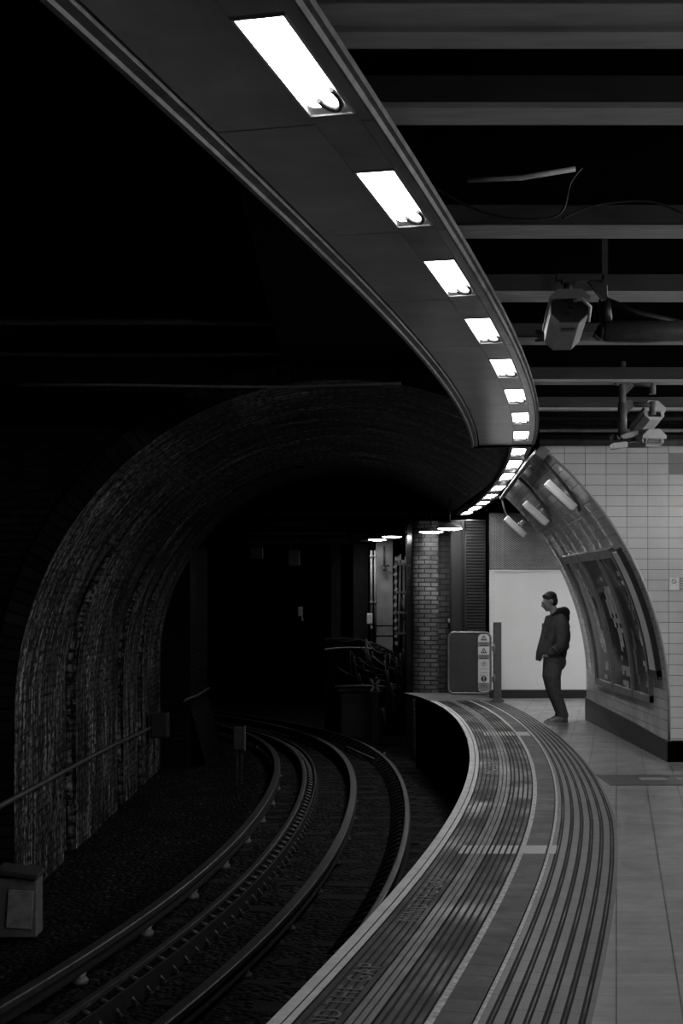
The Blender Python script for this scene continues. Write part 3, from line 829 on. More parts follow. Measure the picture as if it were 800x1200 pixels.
# boxes hung below the far roof
for (x0, x1, y0, y1, Y, mt, lab) in ((294, 308, 642, 655, 31.5, M_pipe, 'small grey plate hung under the far roof, left one of two'), (338, 351, 645, 663, 31.5, M_pipe, 'small grey box hung under the far roof, right one of two'),):
    mb = MB(); cx, cz = wx((x0+x1)/2, Y), wz((y0+y1)/2, Y); mb.box((cx, Y, cz), ((x1-x0)*Y/F, .12, (y1-y0)*Y/F), bev=.01)
    mb.box((cx-.06, Y, wz(y0, Y)+.12), (.015, .015, .25)); mb.box((cx+.06, Y, wz(y0, Y)+.12), (.015, .015, .25))
    tag(mb.build('junction_box', mt, loc=(cx, Y, cz)), lab, 'box', 'boxes hung under the far roof')
for (px, py, Y, lab) in ((352, 719, 39, 'small pale lamp box on a dark far pier'), (433, 728, 34.5, 'pale white switch box on the wall pipes left of the lit pilaster')):
    root = empty('switch_box', (wx(px, Y), Y, wz(py, Y)), lab, 'box')
    m = MB(); m.box((0, 0, .06), (.14, .1, .26), bev=.02); m.build('case', M_white, root)
    m = MB(); m.tube([(.03, 0, -.06), (.05, 0, -.14), (.04, 0, -.2)], .03, 8, rr=[.025, .03, .045]); m.build('cable_gland', M_white, root)

# far wall, pilasters
mb = MB(); mb.box((0, 40.9, 1.2), (14, .2, 5.5)); struct(mb.build('wall_far', M_soot))
for i, (x0, x1, Y, mt) in enumerate(((354, 371, 40, M_soot), (388, 399, 39, M_black), (414, 431, 38, M_base), (440.5, 460, 35, None), (476, 483, 30, M_base))):
    if mt is None: mt = flat('pilaster_render', .35, .22, .6, scale=2.5)
    mb = MB(); xa, xb = wx(x0, Y), wx(x1, Y)
    mb.box(((xa+xb)/2, Y+.15, 1.0), (xb-xa, .3, 4.9))
    if i == 3:
        for zz in (.2, .7, .95): mb.box(((xa+xb)/2, Y-.005, zz), (xb-xa, .012, .02), mi=1)
    o = mb.build('trim_%d' % (6+i), [mt, M_black]); struct(o, ['dark far pilaster', 'narrow dark far pilaster', 'grey far pilaster', 'lit rendered pilaster', 'dark pier edge beside the brick pillar'][i])
for i, (px, Y, y0, y1) in enumerate(((435, 34.6, 645, 770), (439.5, 34.6, 645, 770))):
    mb = MB(); mb.tube([(wx(px, Y), Y, wz(y0, Y)), (wx(px, Y), Y, wz(y1, Y))], .03, 8)
    for py in (652, 706): mb.tube([(wx(px, Y), Y, wz(py, Y)-.03), (wx(px, Y), Y, wz(py, Y)+.03)], .045, 8)
    tag(mb.build('wall_pipe', M_pipe, loc=(wx(px, Y), Y, wz(y1, Y))), ['left one of two upright pipes beside the lit pilaster', 'right one of two upright pipes, against the lit pilaster'][i], 'pipe', 'upright pipes beside the lit pilaster')
mb = MB(); Y = 34.7; mb.tube([(wx(450, Y), Y, wz(640, Y)), (wx(450, Y), Y, wz(664, Y))], .03, 8); mb.tube([(wx(447, Y), Y, wz(663, Y)), (wx(456, Y), Y, wz(663, Y))], .025, 8); mb.tube([(wx(450, Y), Y-.02, wz(664, Y)), (wx(450, Y), Y-.02, wz(669, Y))], .045, 8)
tag(mb.build('valve_pipe', M_pipe_d, loc=(wx(450, Y), Y, wz(669, Y))), 'short dark drop pipe with a tap on the lit pilaster', 'pipe')
# brackets and ladder-like frame between pilaster and brick pillar
Y = 30.5
fr_root = empty('equipment_frame', (wx(470, Y), Y, -1.3), 'tall dark equipment frame with brackets between pilaster and brick pillar', 'frame')
base = Vector((wx(470, Y), Y, -1.3))
def fl(px, py, dy=0): return Vector((wx(px, Y), Y+dy, wz(py, Y)))-base
for (pxa, pya, pxb, pyb) in ((463.5, 652, 463.5, 770), (469, 656, 466, 790), (473, 660, 473, 800), (479, 640, 479, 800)):
    m = MB(); m.tube([fl(pxa, pya), fl(pxb, pyb)], .028, 6); m.build('upright', M_pipe, fr_root)
for (pxa, pxb, py) in ((462, 482, 661), (463, 481, 694), (462, 476, 718), (462, 478, 742)):
    m = MB(); m.box(fl((pxa+pxb)/2, py), ((pxb-pxa)*Y/F, .08, .05)); m.build('bracket', M_pipe, fr_root)
m = MB()
for k in range(12): m.box(fl(463.5+random.uniform(-1, 1), 655+k*9), (.06, .06, .08), rot=Matrix.Rotation(random.random(), 3, 'Y'))
for k in range(7): m.tube([fl(467+k*2, 655+random.uniform(-6, 2)), fl(467+k*2, 662)], .02, 6)
m.build('clamps', M_pipe_l, fr_root)
m = MB(); m.tube([fl(470, 700), fl(474, 720), fl(468, 745), fl(464, 790)], .035, 6); m.build('hose', M_black, fr_root)

# round-cornered brick pillar and side brickwork
mb = MB(); Y = 25.6
xa, xb = wx(483, Y), wx(511, Y+.5); R = .22
out = [(xa, 27.6), (xa, Y+R)]
for k in range(1, 9):
    a = PI+PI/2*k/8; out.append((xa+R+R*math.cos(a), Y+R+R*math.sin(a)))
out += [(xb, Y), (xb, 27.6)]
cu = 0
for (p, q) in zip(out, out[1:]):
    d = math.hypot(p[0]-q[0], p[1]-q[1])
    mb.quad((p[0], p[1], -1.6), (q[0], q[1], -1.6), (q[0], q[1], 3.05), (p[0], p[1], 3.05), 0, [(cu, 0), (cu+d, 0), (cu+d, 4.9), (cu, 4.9)], False); cu += d
struct(mb.build('wall_brick_pillar', M_pier), 'round-cornered brick pillar at the far platform end')
mb = MB(); xa, xb = wx(507, 25.9), wx(534, 25.9); mb.quad((xa, 25.9, -.5), (xb, 25.9, -.5), (xb, 25.9, 3.05), (xa, 25.9, 3.05))
struct(mb.build('wall_side_brick', M_pier2), 'dark brick wall beside the brick pillar')
# round gauge on the brick
Y = 25.8; root = empty('round_gauge', (wx(528, Y), Y, wz(728, Y)), 'small round pale gauge on the brickwork above the gate', 'gauge')
m = MB(); m.tube([(0, .08, 0), (0, -.01, 0), (0, -.03, 0)], .05, 20, rr=[.055, .055, .04]); m.build('case', M_pipe_l, root)
m = MB(); m.box((0, -.032, .01), (.012, .006, .04)); m.build('needle', M_ink, root)
# dark column and ribbed shutter
mb = MB(); Y = 24.9; xa, xb = wx(529, Y), wx(548, Y)
mb.box(((xa+xb)/2, Y+.3, 1.52), (xb-xa, .3, 3.04), bev=.01); mb.box((wx(543, Y), Y+.13, 1.52), (.05, .05, 3.04))
tag(mb.build('metal_column', M_black, loc=((xa+xb)/2, Y+.3, 0)), 'black metal column between brickwork and ribbed shutter', 'column')
mb = MB(); Y = 24.3; xa, xb = wx(546, Y), 2.47
prof_ = []
z = 0
while z < 2.98:
    prof_ += [(0, z), (-.018, z+.012), (-.018, z+.028), (0, z+.04)]; z += .052
for (a, b) in zip(prof_, prof_[1:]): mb.quad((xa, Y+a[0], a[1]), (xb, Y+a[0], a[1]), (xb, Y+b[0], b[1]), (xa, Y+b[0], b[1]))
mb.quad((xa, Y, 0), (xa, Y, 3.0), (xa, Y+.4, 3.0), (xa, Y+.4, 0))
tag(mb.build('ribbed_shutter', flat('shutter_metal', .045, .028, .35, .3, scale=5), loc=(xa, Y, 0)), 'dark horizontally ribbed metal shutter behind the gate', 'shutter')

# ------------------------------------------------------------------ hoarding with mesh above
Y = 23.5; xa, xb = wx(573.5, Y), 6.8; zt = wz(668, Y); zm = wz(601, Y)
hd = empty('hoarding', (xa, Y, 0), 'tall white hoarding with expanded metal mesh above closing the platform', 'hoarding')
m = MB(); m.box(((xb-xa)/2, .03, (zt+.14)/2), (xb-xa, .05, zt-.14), bev=.003); m.box(((xb-xa)/2, -.003, zt-.012), (xb-xa, .03, .024)); m.build('panel', M_hoard, hd)
m = MB()
for xx in (wx(642, Y)-xa, wx(642, Y)-xa+1.22): m.box((xx, 0.003, (zt+.14)/2), (.045, .008, zt-.16), mi=0)
m.box((.015, 0, (zt+.14)/2), (.03, .03, zt-.16)); m.build('cover_strip', M_hoard, hd)
m = MB()
for k in range(20): m.tube([(.055, .008, .25+k*.095), (.055, 0.0, .25+k*.095)], .006, 6)
m.build('rivets', M_pipe, hd)
m = MB(); m.box(((xb-xa)/2, .015, .07), (xb-xa, .07, .14)); m.build('base_board', M_black, hd)
m = MB(); W = min(xb-xa, 1.6); H = zm-zt; z0 = zt; pitch = .052; sl = .66
def dia(s):
    n = int((W+H/sl)/pitch)+1
    for k in range(n):
        # line x = x0 + s*(z)/sl  clipped
        x0 = k*pitch if s < 0 else k*pitch-H/sl
        pts = []
        for i in range(2):
            pts.append((x0+(s*(i*H)/sl), i*H))
        (xA, zA), (xB, zB) = pts
        # clip to [0,W]
        def cl(x, z, x2, z2, lim):
            t = (lim-x)/(x2-x); return lim, z+(z2-z)*t
        if max(xA, xB) < 0 or min(xA, xB) > W: continue
        if xA < 0: xA, zA = cl(xA, zA, xB, zB, 0)
        if xA > W: xA, zA = cl(xA, zA, xB, zB, W)
        if xB < 0: xB, zB = cl(xB, zB, xA, zA, 0)
        if xB > W: xB, zB = cl(xB, zB, xA, zA, W)
        if abs(zA-zB) < 1e-3: continue
        d = Vector((xB-xA, 0, zB-zA)); n_ = Vector((-d.z, 0, d.x)).normalized()*.0062
        a, b = Vector((xA, .02, z0+zA)), Vector((xB, .02, z0+zB))
        m.quad(a-n_, b-n_, b+n_, a+n_); m.quad(a-n_+Vector((0, .006, 0)), b-n_+Vector((0, .006, 0)), b+n_+Vector((0, .006, 0)), a+n_+Vector((0, .006, 0)))
dia(1); dia(-1)
o = m.build('metal_mesh', flat('mesh_metal', .42, .28, .4, .2, scale=5), hd); o['kind'] = 'stuff'
m = MB(); m.box((W/2, .02, zt+.02), (W, .02, .03)); m.box((W/2, .02, zm-.01), (W, .02, .02)); m.box((.01, .02, (zt+zm)/2), (.02, .02, H)); m.box((.22, .05, (zt+zm)/2), (.03, .03, H)); m.build('mesh_frame', M_pipe, hd)
mb = MB(); mb.quad((xa, 23.9, zt-.3), (6.8, 23.9, zt-.3), (6.8, 23.9, 3.4), (xa, 23.9, 3.4)); struct(mb.build('wall_behind_mesh', M_soot))

# post and gate
Y = 22.8; X = wx(582.5, Y)
po = empty('gate_post', (X, Y, 0), 'dark square metal post between the gate and the white hoarding', 'post')
m = MB(); m.box((0, 0, .64), (.125, .1, 1.27), bev=.008); m.build('shaft', M_post, po)
m = MB(); m.box((0, 0, .01), (.2, .18, .02), bev=.004)
for sx in (-.08, .08): m.tube([(sx, -.07, .02), (sx, -.07, .045)], .012, 6)
m.build('base_plate', M_post, po)
Y = 22.75; x0, x1 = wx(523.5, Y), wx(576, Y); zb, zt_ = wz(814, Y), wz(740, Y)
gt = empty('platform_gate', (X-.06, Y, zb), 'dark round-cornered platform end gate with a warning strip', 'gate')
def rr_outline(x0, x1, z0, z1, r, n=7):
    P = []
    for (cx, cz, a0) in ((x1-r, z1-r, 0), (x0+r, z1-r, PI/2), (x0+r, z0+r, PI), (x1-r, z0+r, 1.5*PI)):
        for k in range(n): a = a0+PI/2*k/(n-1); P.append((cx+r*math.cos(a), cz+r*math.sin(a)))
    return P
gx0, gx1, gz1 = x0-(X-.06), x1-(X-.06), zt_-zb
pts = [(x, 0, z) for x, z in rr_outline(gx0+.02, gx1-.02, .02, gz1-.02, .085)]
m = MB(); m.tube(pts+[pts[0], pts[1]], .021, 10, caps=False); m.build('frame', M_gframe, gt)
m = MB(); m.prism(rr_outline(gx0+.045, gx1-.045, .045, gz1-.045, .06), -.012, .012); m.build('panel', M_gate, gt)
m = MB()
for zz in (.25, .74): m.box((gx1+.03, 0, zz), (.05, .03, .09), bev=.004); m.tube([(gx1+.035, -.015, zz-.08), (gx1+.035, -.015, zz+.08)], .012, 8)
m.build('hinge', M_gframe, gt)
# sign strip on the gate
sx0, sx1 = wx(559.8, Y)-(X-.06), wx(573.2, Y)-(X-.06); sz0, sz1 = wz(811, Y)-zb, wz(743, Y)-zb
sm_ = MB(); sm_.prism(rr_outline(sx0, sx1, sz0, sz1, .07), -.024, -.013); sg = sm_.build('sign_strip', M_sign, gt); sg['label'] = 'white warning strip'
cxs = (sx0+sx1)/2; Wd = sx1-sx0; H = sz1-sz0
def sz(f): return sz1-H*f
m = MB()
for (a, b) in ((.135, .215), (.355, .435)): m.box((cxs, -.0245, sz((a+b)/2)), (Wd*.98, .002, H*(b-a)))
m.prism([(sx0+.004, sz(.84)), (sx0+.004, sz(.94)), (sx0+.035, sz(.98)), (cxs, sz(.99)), (sx1-.035, sz(.98)), (sx1-.004, sz(.94)), (sx1-.004, sz(.84))], -.0255, -.0235)
m.build('grey_band', M_signg, sg)
m = MB()
def tri(cz, s):
    m.prism([(cxs-s, cz-s*.8), (cxs+s, cz-s*.8), (cxs, cz+s)], -.0262, -.0245)
tri(sz(.065), .052); tri(sz(.285), .052)
m.disc((cxs, -.0265, sz(.515)), .045, n=24, r2=.039); m.box((cxs+.004, -.0265, sz(.515)), (.012, .002, .05), rot=Matrix.Rotation(.35, 3, 'Y')); m.box((cxs-.006, -.0265, sz(.505)), (.03, .002, .009), rot=Matrix.Rotation(-.5, 3, 'Y'))
m.disc((cxs, -.0265, sz(.77)), .046, n=24)
for fz in (.60, .665, .71): m.box((cxs, -.0262, sz(fz)), (Wd*.7, .002, .0045))
for fz in (.86, .885, .91): m.box((cxs, -.0272, sz(fz)), (Wd*.6, .002, .006))
m.build('symbols', M_ink, sg)
m = MB()
for cz in (sz(.065), sz(.285)): m.prism([(cxs-.026, cz-.026), (cxs+.026, cz-.026), (cxs, cz+.027)], -.0272, -.026)
m.box((cxs, -.0272, sz(.755)), (.014, .002, .04)); m.disc((cxs, -.0282, sz(.795)), .008, n=10)
m.build('symbol_centre', M_sign, sg)
m = MB()
for cz in (sz(.065), sz(.285)): m.box((cxs, -.0278, cz-.006), (.009, .002, .03)); m.box((cxs, -.0278, cz-.022), (.02, .002, .006))
m.build('symbol_mark', M_ink, sg)
def text(name, body, size, loc, mat, parent, align='CENTER'):
    cu = bpy.data.curves.new(name, 'FONT'); cu.body = body; cu.size = size; cu.align_x = align; cu.align_y = 'CENTER'; cu.extrude = .0004; cu.materials.append(mat)
    o = bpy.data.objects.new(name, cu); COL.objects.link(o); o.location = loc; o.rotation_euler = (PI/2, 0, 0); return to_mesh(o, name, mat, parent)
for fz in (.155, .375): text('lettering', 'Danger', .048, (cxs, -.0262, sz(fz)), M_ink, sg)
m = MB()
for fz in (.195, .415): m.box((cxs, -.0262, sz(fz)), (Wd*.7, .002, .012))
m.build('small_print', M_ink, sg)

# ------------------------------------------------------------------ posters on the vault
def vault_pt(s, y, g=0):
    """s = height fraction by angle t; g inward offset"""
    t = s
    x, z = (A_-g)*math.cos(t), ZS+(B_-g)*math.sin(t); return Vector((x, y, z))
TB, TT = math.asin((.60-ZS)/B_), math.asin((2.14-ZS)/B_)
def vsurf(mb, t0, t1, y0, y1, g, mi=0, n=14):
    for k in range(n):
        a, b = t0+(t1-t0)*k/n, t0+(t1-t0)*(k+1)/n
        mb.quad(vault_pt(a, y0, g), vault_pt(b, y0, g), vault_pt(b, y1, g), vault_pt(a, y1, g), mi)
def vbar(mb, t0, t1, y0, y1, g0, g1, mi=0, n=14):
    vsurf(mb, t0, t1, y0, y1, g1, mi, n)
    for yy in (y0, y1):
        for k in range(n):
            a, b = t0+(t1-t0)*k/n, t0+(t1-t0)*(k+1)/n
            mb.quad(vault_pt(a, yy, g0), vault_pt(b, yy, g0), vault_pt(b, yy, g1), vault_pt(a, yy, g1), mi)
    for t in (t0, t1): mb.quad(vault_pt(t, y0, g0), vault_pt(t, y1, g0), vault_pt(t, y1, g1), vault_pt(t, y0, g1), mi)
PGREY = {' ': .012, '.': .03, '-': .09, '+': .24, '#': .62, '@': .85}
PM = {k: flat('print_grey_%s' % ('black', 'charcoal', 'slate', 'mid', 'pale', 'white')[i], v, v*.75, .12, scale=4, bs=0) for i, (k, v) in enumerate(PGREY.items())}
def grow(rows, f): return rows
posters = [
 (17.44, 18.6, 'curved advert poster with a column of small pale captions, farthest of three', [
  "-. .#.-+..", "-. .@.-+..", "--. .#.-+.", "-.. .@.-+.", "--. .#..-.", "-.- .@.-..", "-.. .#@.+.", "--. .@.-+.", "-.. .##.-.", "-.- .@#.-.",
  "--. .@@.-+", "-.. .##.-+", "-.- .@#.+-", "--. .#@.-.", "-.. .@@.-.", "--- .##.-.", "--.. ###. ", "--.  #@#. ", "--. .@@@. ", "---. ###. ", "----  ##. ", "----- ---.", "----------", "------##--", "------@#--", "------ ---", "-----##---", "--- ------"]),
 (16.24, 17.4, 'curved advert poster with tall bright streaks down its middle, second of three', [
  "..        ", "..        ", "...       ", "...       ", "...   #   ", "+..       ", "+.. . @#@.", "+-. .@#@@.", "+-. .@#@@.", "+-..@#@#@.", "+-..@#@#@.", "+- .@#@#@.", "+- .@ @ @.", "+- . @#@#.", "+- . @ @ @", "+- .  @#@ ", "+-.   #@  ", "+-.   ##  ", "+-.   @#  ", "+-.   #   ", "+-.       ", "+-.  #-   ", "+-.      #", "+-.  ####@", "+-.  #-##@", "+-.      #", "+-.  ###-#", "+-.  -##  "]),
 (15.3, 16.2, 'curved advert poster with grey swirls and text blocks, nearest of three', [
  "-+-.      ", "--+-.     ", "---+.     ", ".---+  ## ", " .--+-    ", "..---+ #@ ", ". .--- -- ", ".. .--+   ", "... .-+ ##", ".. . --+ #", "... .-+-@@", "... . -+  ", ".... .-+. ", ".... .--..", "....  -+.-", "...+. --@@", "...+. -+@#", "..-+.. -@@", "..-+.. -..", ".-+-. .-..", ".-+-. .- #", ".-+.. .###", ".-+.. .-#-", ".-+.. .-..", "..-+. .. #", "..-+. .-##", "...-. .- -", "...--...  "])]
for (y0, y1, lab, rows) in posters:
    base = vault_pt(TB, (y0+y1)/2)
    root = empty('poster', tuple(base), lab, 'poster', 'advert posters on the tiled vault')
    def loc_build(mb, name, mats): 
        mb.v = [tuple(Vector(v)-base) for v in mb.v]; return mb.build(name, mats, root)
    mb = MB(); fw = .035; dt = fw/3.4
    vbar(mb, TB-.012, TT+.03, y0, y0+fw, .0, .045); vbar(mb, TB-.012, TT+.03, y1-fw, y1, .0, .045)
    vbar(mb, TT, TT+.03, y0, y1, .0, .04, n=2); vbar(mb, TB-.014, TB+.008, y0, y1, .0, .045, n=2)
    loc_build(mb, 'poster_frame', M_frame)
    mb = MB(); nr = len(rows); nc = len(rows[0]); sub = 1; keys = list(PM)
    for r in range(nr):
        for c in range(nc):
            ta = TT-(TT-TB)*r/nr; tb_ = TT-(TT-TB)*(r+1)/nr
            ya = (y1-fw)-(y1-y0-2*fw)*c/nc; yb = (y1-fw)-(y1-y0-2*fw)*(c+1)/nc
            # skewed cells so the artwork leans
            mb.quad(vault_pt(ta, ya, .022), vault_pt(ta, yb, .022), vault_pt(tb_, yb, .022), vault_pt(tb_, ya, .022), keys.index(rows[r][c]))
    loc_build(mb, 'printed_sheet', list(PM.values()))
# narrow white panel beside the posters
T2, T3 = math.asin((.93-ZS)/B_), math.asin((2.19-ZS)/B_)
base = vault_pt(T2, 14.8); root = empty('narrow_panel', tuple(base), 'narrow blank white curved panel at the near edge of the vault', 'panel')
mb = MB(); vbar(mb, T2, T3, 14.85, 15.19, .02, .045); mb.v = [tuple(Vector(v)-base) for v in mb.v]; mb.build('sheet', M_hoard, root)
mb = MB(); vbar(mb, T2-.02, T3+.01, 14.82, 14.85, .0, .055); vbar(mb, T2-.02, T3+.01, 15.19, 15.22, .0, .055); vbar(mb, T2-.03, T2, 14.82, 15.22, .0, .05, n=2); mb.v = [tuple(Vector(v)-base) for v in mb.v]; mb.build('frame', M_post, root)

# column speakers below the vault
for i, (px, py, Y, ln, lab) in enumerate(((656.5, 580.5, 15.3, .42, 'white column speaker under the vault, nearest and highest of three'), (627.5, 601.5, 17.4, .38, 'white column speaker under the vault, middle one of three'),
                                      (603.5, 617.5, 19.3, .36, 'grey-white column speaker under the vault edge against the mesh, farthest of three'))):
    x, z = wx(px, Y), wz(py, Y); ang = math.radians(43)
    root = empty('column_speaker', (x, Y, z), lab, 'speaker', 'column speakers under the vault')
    R_ = Matrix.Rotation(ang, 3, 'Y')
    m = MB(); m.box((0, 0, 0), (ln, .10, .085), rot=R_, bev=.012); m.build('speaker_case', M_white, root)
    m = MB(); m.box(R_ @ Vector((0, -.0, -.046)), (ln*.86, .08, .008), rot=R_, bev=.002); m.build('grille', M_hoard, root)
    m = MB(); up = R_ @ Vector((0, 0, 1)); q = R_ @ Vector((.03, 0, .04))
    m.tube([q, q+up*.10], .014, 8); m.box(q+up*.03, (.07, .05, .02), rot=R_); m.box(q+up*.075, (.05, .09, .04), rot=R_); m.build('bracket', M_pipe_l, root)
# conduits along the vault's upper edge
def ve(y, dx=0, dz=0): q = arch(t_edge(y)); return (q[0]+dx, y, q[1]+dz)
cc = [(wx(630, 14.55), 14.55, wz(527, 14.55)), ve(14.75, -.02, -.03), ve(15.4, -.03, -.03), ve(16.4, -.03, -.03), ve(17.6, -.03, -.03), ve(18.8, -.03, -.03), ve(19.5, -.03, -.03)]
cable('wall_conduit', cc, .028, M_pipe_d, 'thick grey conduit following the upper edge of the vault', 'conduit', 'conduits on the vault')
mb = MB(); mb.box((wx(634, 14.6), 14.56, wz(531, 14.6)), (.12, .1, .12), bev=.01, rot=Matrix.Rotation(.6, 3, 'Y')); tag(mb.build('junction_box', M_pipe, loc=(wx(634, 14.6), 14.56, wz(531, 14.6))), 'grey junction box at the top corner of the tiled wall', 'box')
def vin(t, y, g=.03): return tuple(vault_pt(t, y, g))
cable('wall_conduit', [ve(14.85, -.02, -.03), vin(T0-.05, 15.0), vin(T0-.12, 15.1), vin(T0-.2, 15.25), vin(T0-.24, 15.3, .06)], .02, M_pipe, 'curled conduit dropping to the nearest speaker', 'conduit', 'conduits on the vault')
cable('wall_conduit', [ve(16.95, -.03, -.03), vin(T0-.08, 17.05), vin(T0-.14, 17.2), vin(T0-.2, 17.35), vin(T0-.24, 17.4, .08)], .02, M_pipe, 'curled conduit dropping to the middle speaker', 'conduit', 'conduits on the vault')
cable('wall_conduit', [ve(19.4, -.03, -.03), (2.22, 19.35, 2.90), (2.24, 19.35, 2.84), (2.26, 19.32, 2.76)], .016, M_pipe_d, 'thin conduit dropping to the farthest speaker', 'conduit', 'conduits on the vault')

# wall sign on the tiled wall
Y = YM; root = empty('wall_sign', (wx(792, Y), Y-.006, wz(684, Y)), 'small white no-smoking style notice on the tiled wall at the frame edge', 'sign')
m = MB(); m.box((-.02, 0, 0), (.1, .008, .125)); m.build('white_panel', M_white, root)
m = MB(); m.box((.075, 0, 0), (.09, .008, .125)); m.build('grey_panel', M_signg, root)
m = MB(); m.disc((-.025, -.006, .025), .025, n=20, r2=.019); m.box((-.025, -.006, .025), (.045, .002, .005), rot=Matrix.Rotation(.78, 3, 'Y')); m.build('symbol', M_ink, root)
m = MB()
for k in range(4): m.box((.075, -.006, .04-k*.025), (.07, .002, .006))
m.build('small_print', M_white, root)

# ------------------------------------------------------------------ cameras
def octo(wd, h, c): return [(-wd/2+c, -h/2), (wd/2-c, -h/2), (wd/2, -h/2+c), (wd/2, h/2-c), (wd/2-c, h/2), (-wd/2+c, h/2), (-wd/2, h/2-c), (-wd/2, -h/2+c)]
def frame_to(d, up=Vector((0, 0, 1))):
    d = d.normalized(); x = d.cross(up).normalized(); z = x.cross(d); return Matrix((x, d, z)).transposed()
# near camera, back end towards us
Y = 7.0; P0 = Vector((wx(667, Y), Y, wz(361, Y))); P1 = Vector((wx(658, 7.55), 7.55, wz(394, 7.55)))
root = empty('security_camera', tuple(P0), 'large boxy security camera hung under the beams, seen from behind and below', 'camera', 'security cameras under the roof')
Rm = frame_to(P1-P0); Lc = (P1-P0).length
m = MB(); m.prism(octo(.185, .15, .045), 0, Lc, fn=lambda p: Rm @ p); m.prism([(-.1, .04), (.1, .04), (.1, .05), (.06, .088), (-.06, .088), (-.1, .05)], -.03, Lc+.05, fn=lambda p: Rm @ p); m.box(Rm @ Vector((0, .12, -.078)), (.07, .05, .006), rot=Rm, mi=1); m.build('housing', [M_cctv, M_pipe_d], root)
m = MB(); m.prism(octo(.18, .145, .045), -.012, -.001, fn=lambda p: Rm @ p)
for (a, b) in ((-.02, .0), (.02, .0), (0, .03), (0, -.03), (.03, .03)): m.tube([Rm @ Vector((a, -.03, b)), Rm @ Vector((a, -.01, b))], .008, 8)
m.build('back_plate', M_black, root)
m = MB(); m.tube([Rm @ Vector((.02, -.02, .03)), Rm @ Vector((.06, -.05, .03)), Rm @ Vector((.10, -.02, .0)), Rm @ Vector((.095, .03, -.06))], .009, 8); m.build('cable', M_pipe_l, root)
m = MB(); top = Vector((.02, .05, .10)); m.tube([Vector((.0, .05, .07)), Vector((0, .05, .14))], .022, 8); m.box((.06, .05, .16), (.24, .05, .035), bev=.005)
m.prism([(.10, .14), (.19, .14), (.19, .05), (.17, .05)], .03, .07); m.box((.18, .05, .25), (.03, .05, .25)); m.box((0, .05, .14), (.06, .06, .02)); m.build('bracket', M_pipe_d, root)
# dark tube body right of it, seen side-on
Y = 8.0; P0 = Vector((wx(706, Y), Y, wz(388, Y)))
root = empty('tube_camera', tuple(P0), 'dark horizontal tube housing on a bracket at the right frame edge', 'camera', 'security cameras under the roof')
m = MB(); m.tube([(0, 0, 0), (.015, 0, 0), (.9, 0, 0)], .06, 16, rr=[.045, .06, .06]); m.build('housing', M_post, root)
m = MB(); m.tube([(-.03, 0, 0), (.0, 0, 0)], .05, 12, rr=[.03, .05]); m.tube([(-.02, 0, .02), (-.05, 0, -.03), (-.02, 0, -.05)], .01, 6); m.build('end_cap', M_black, root)
m = MB(); m.tube([(.02, 0, .05), (.01, 0, .18)], .035, 10); m.tube([(.01, 0, .18), (.2, 0, .1), (.5, 0, .03)], .018, 8); m.tube([(.01, 0, .18), (0, 0, .45)], .02, 8); m.build('bracket', M_black, root)

# drop pole with two cameras and twin floodlight
Y = 11.77; xp = wx(729, Y); zt1 = 3.5; zb1 = wz(509, Y)
root = empty('drop_pole', (xp, Y, zb1), 'grey drop pole hanging from a beam with two camera brackets', 'pole')
m = MB(); m.tube([(0, 0, -.0), (0, 0, zt1-zb1+.16)], .03, 12); m.build('pole', M_pipe, root)
m = MB(); m.tube([(0, 0, .02), (0, 0, .26)], .038, 12); m.box((0, 0, zt1-zb1-.02), (.12, .1, .02)); m.build('collar', M_pipe, root)
for zz in (wz(455, Y), wz(479, Y)):
    m = MB(); z_ = zz-zb1; m.prism([(.02, z_-.06), (.02, z_+.07), (.07, z_+.07), (.10, z_+.05), (.10, z_+.02)], -.012, .012); m.tube([(.09, 0, z_+.04), (.22, 0, z_+.03), (.27, 0, z_+.02)], .02, 8); m.tube([(.25, 0, z_-.05), (.25, 0, z_+.06)], .028, 8); m.build('arm', M_pipe, root)
def cam_at(px, py, Y, d, wd, h, L, lab, body, lensfront):
    P = Vector((wx(px, Y), Y, wz(py, Y))); root = empty('security_camera', tuple(P), lab, 'camera', 'security cameras under the roof'); Rm = frame_to(Vector(d))
    m = MB(); m.prism(octo(wd, h, h*.28), 0, L, fn=lambda p: Rm @ p); m.prism([(-wd*.55, .0), (wd*.55, 0), (wd*.55, h*.2), (wd*.25, h*.62), (-wd*.25, h*.62), (-wd*.55, h*.2)], -.03, L*.8, fn=lambda p: Rm @ p); m.build('housing', body, root)
    m = MB(); m.box(Rm @ Vector((0, -.006, 0)), (wd*.62, .006, h*.62), rot=Rm); m.build('window_glass' if lensfront else 'back_plate', M_glass, root)
    if lensfront:
        m = MB()
        for (a, b, c, e) in ((0, h*.36, wd*.74, .014), (0, -h*.36, wd*.74, .014), (-wd*.35, 0, .014, h*.7), (wd*.35, 0, .014, h*.7)): m.box(Rm @ Vector((a, -.01, b)), (c, .012, e), rot=Rm)
        m.box(Rm @ Vector((0, -.012, -h*.2)), (wd*.45, .004, .006), rot=Rm)
        m.build('bezel', M_pipe, root)
cam_at(765, 514, 11.5, (-.25, 1, .06), .19, .125, .34, 'security camera with a square glass front facing the camera', M_cctv, True)
cam_at(766, 483, 11.9, (-.12, .5, -.22), .18, .15, .30, 'security camera pointing away, above the forward-facing one', M_cctv_l, False)
Y = 11.6; P = Vector((wx(729, Y), Y, wz(516, Y)))
root = empty('twin_floodlight', tuple(P), 'pair of small white reflector heads at the foot of the drop pole', 'floodlight')
m = MB(); m.box((.06, 0, .04), (.13, .14, .045), rot=Matrix.Rotation(-.25, 3, 'Y'), bev=.012); m.build('reflector', M_white, root)
m = MB(); m.box((-.03, 0, -.045), (.125, .13, .05), rot=Matrix.Rotation(-.12, 3, 'Y'), bev=.012); m.build('reflector', M_white, root)
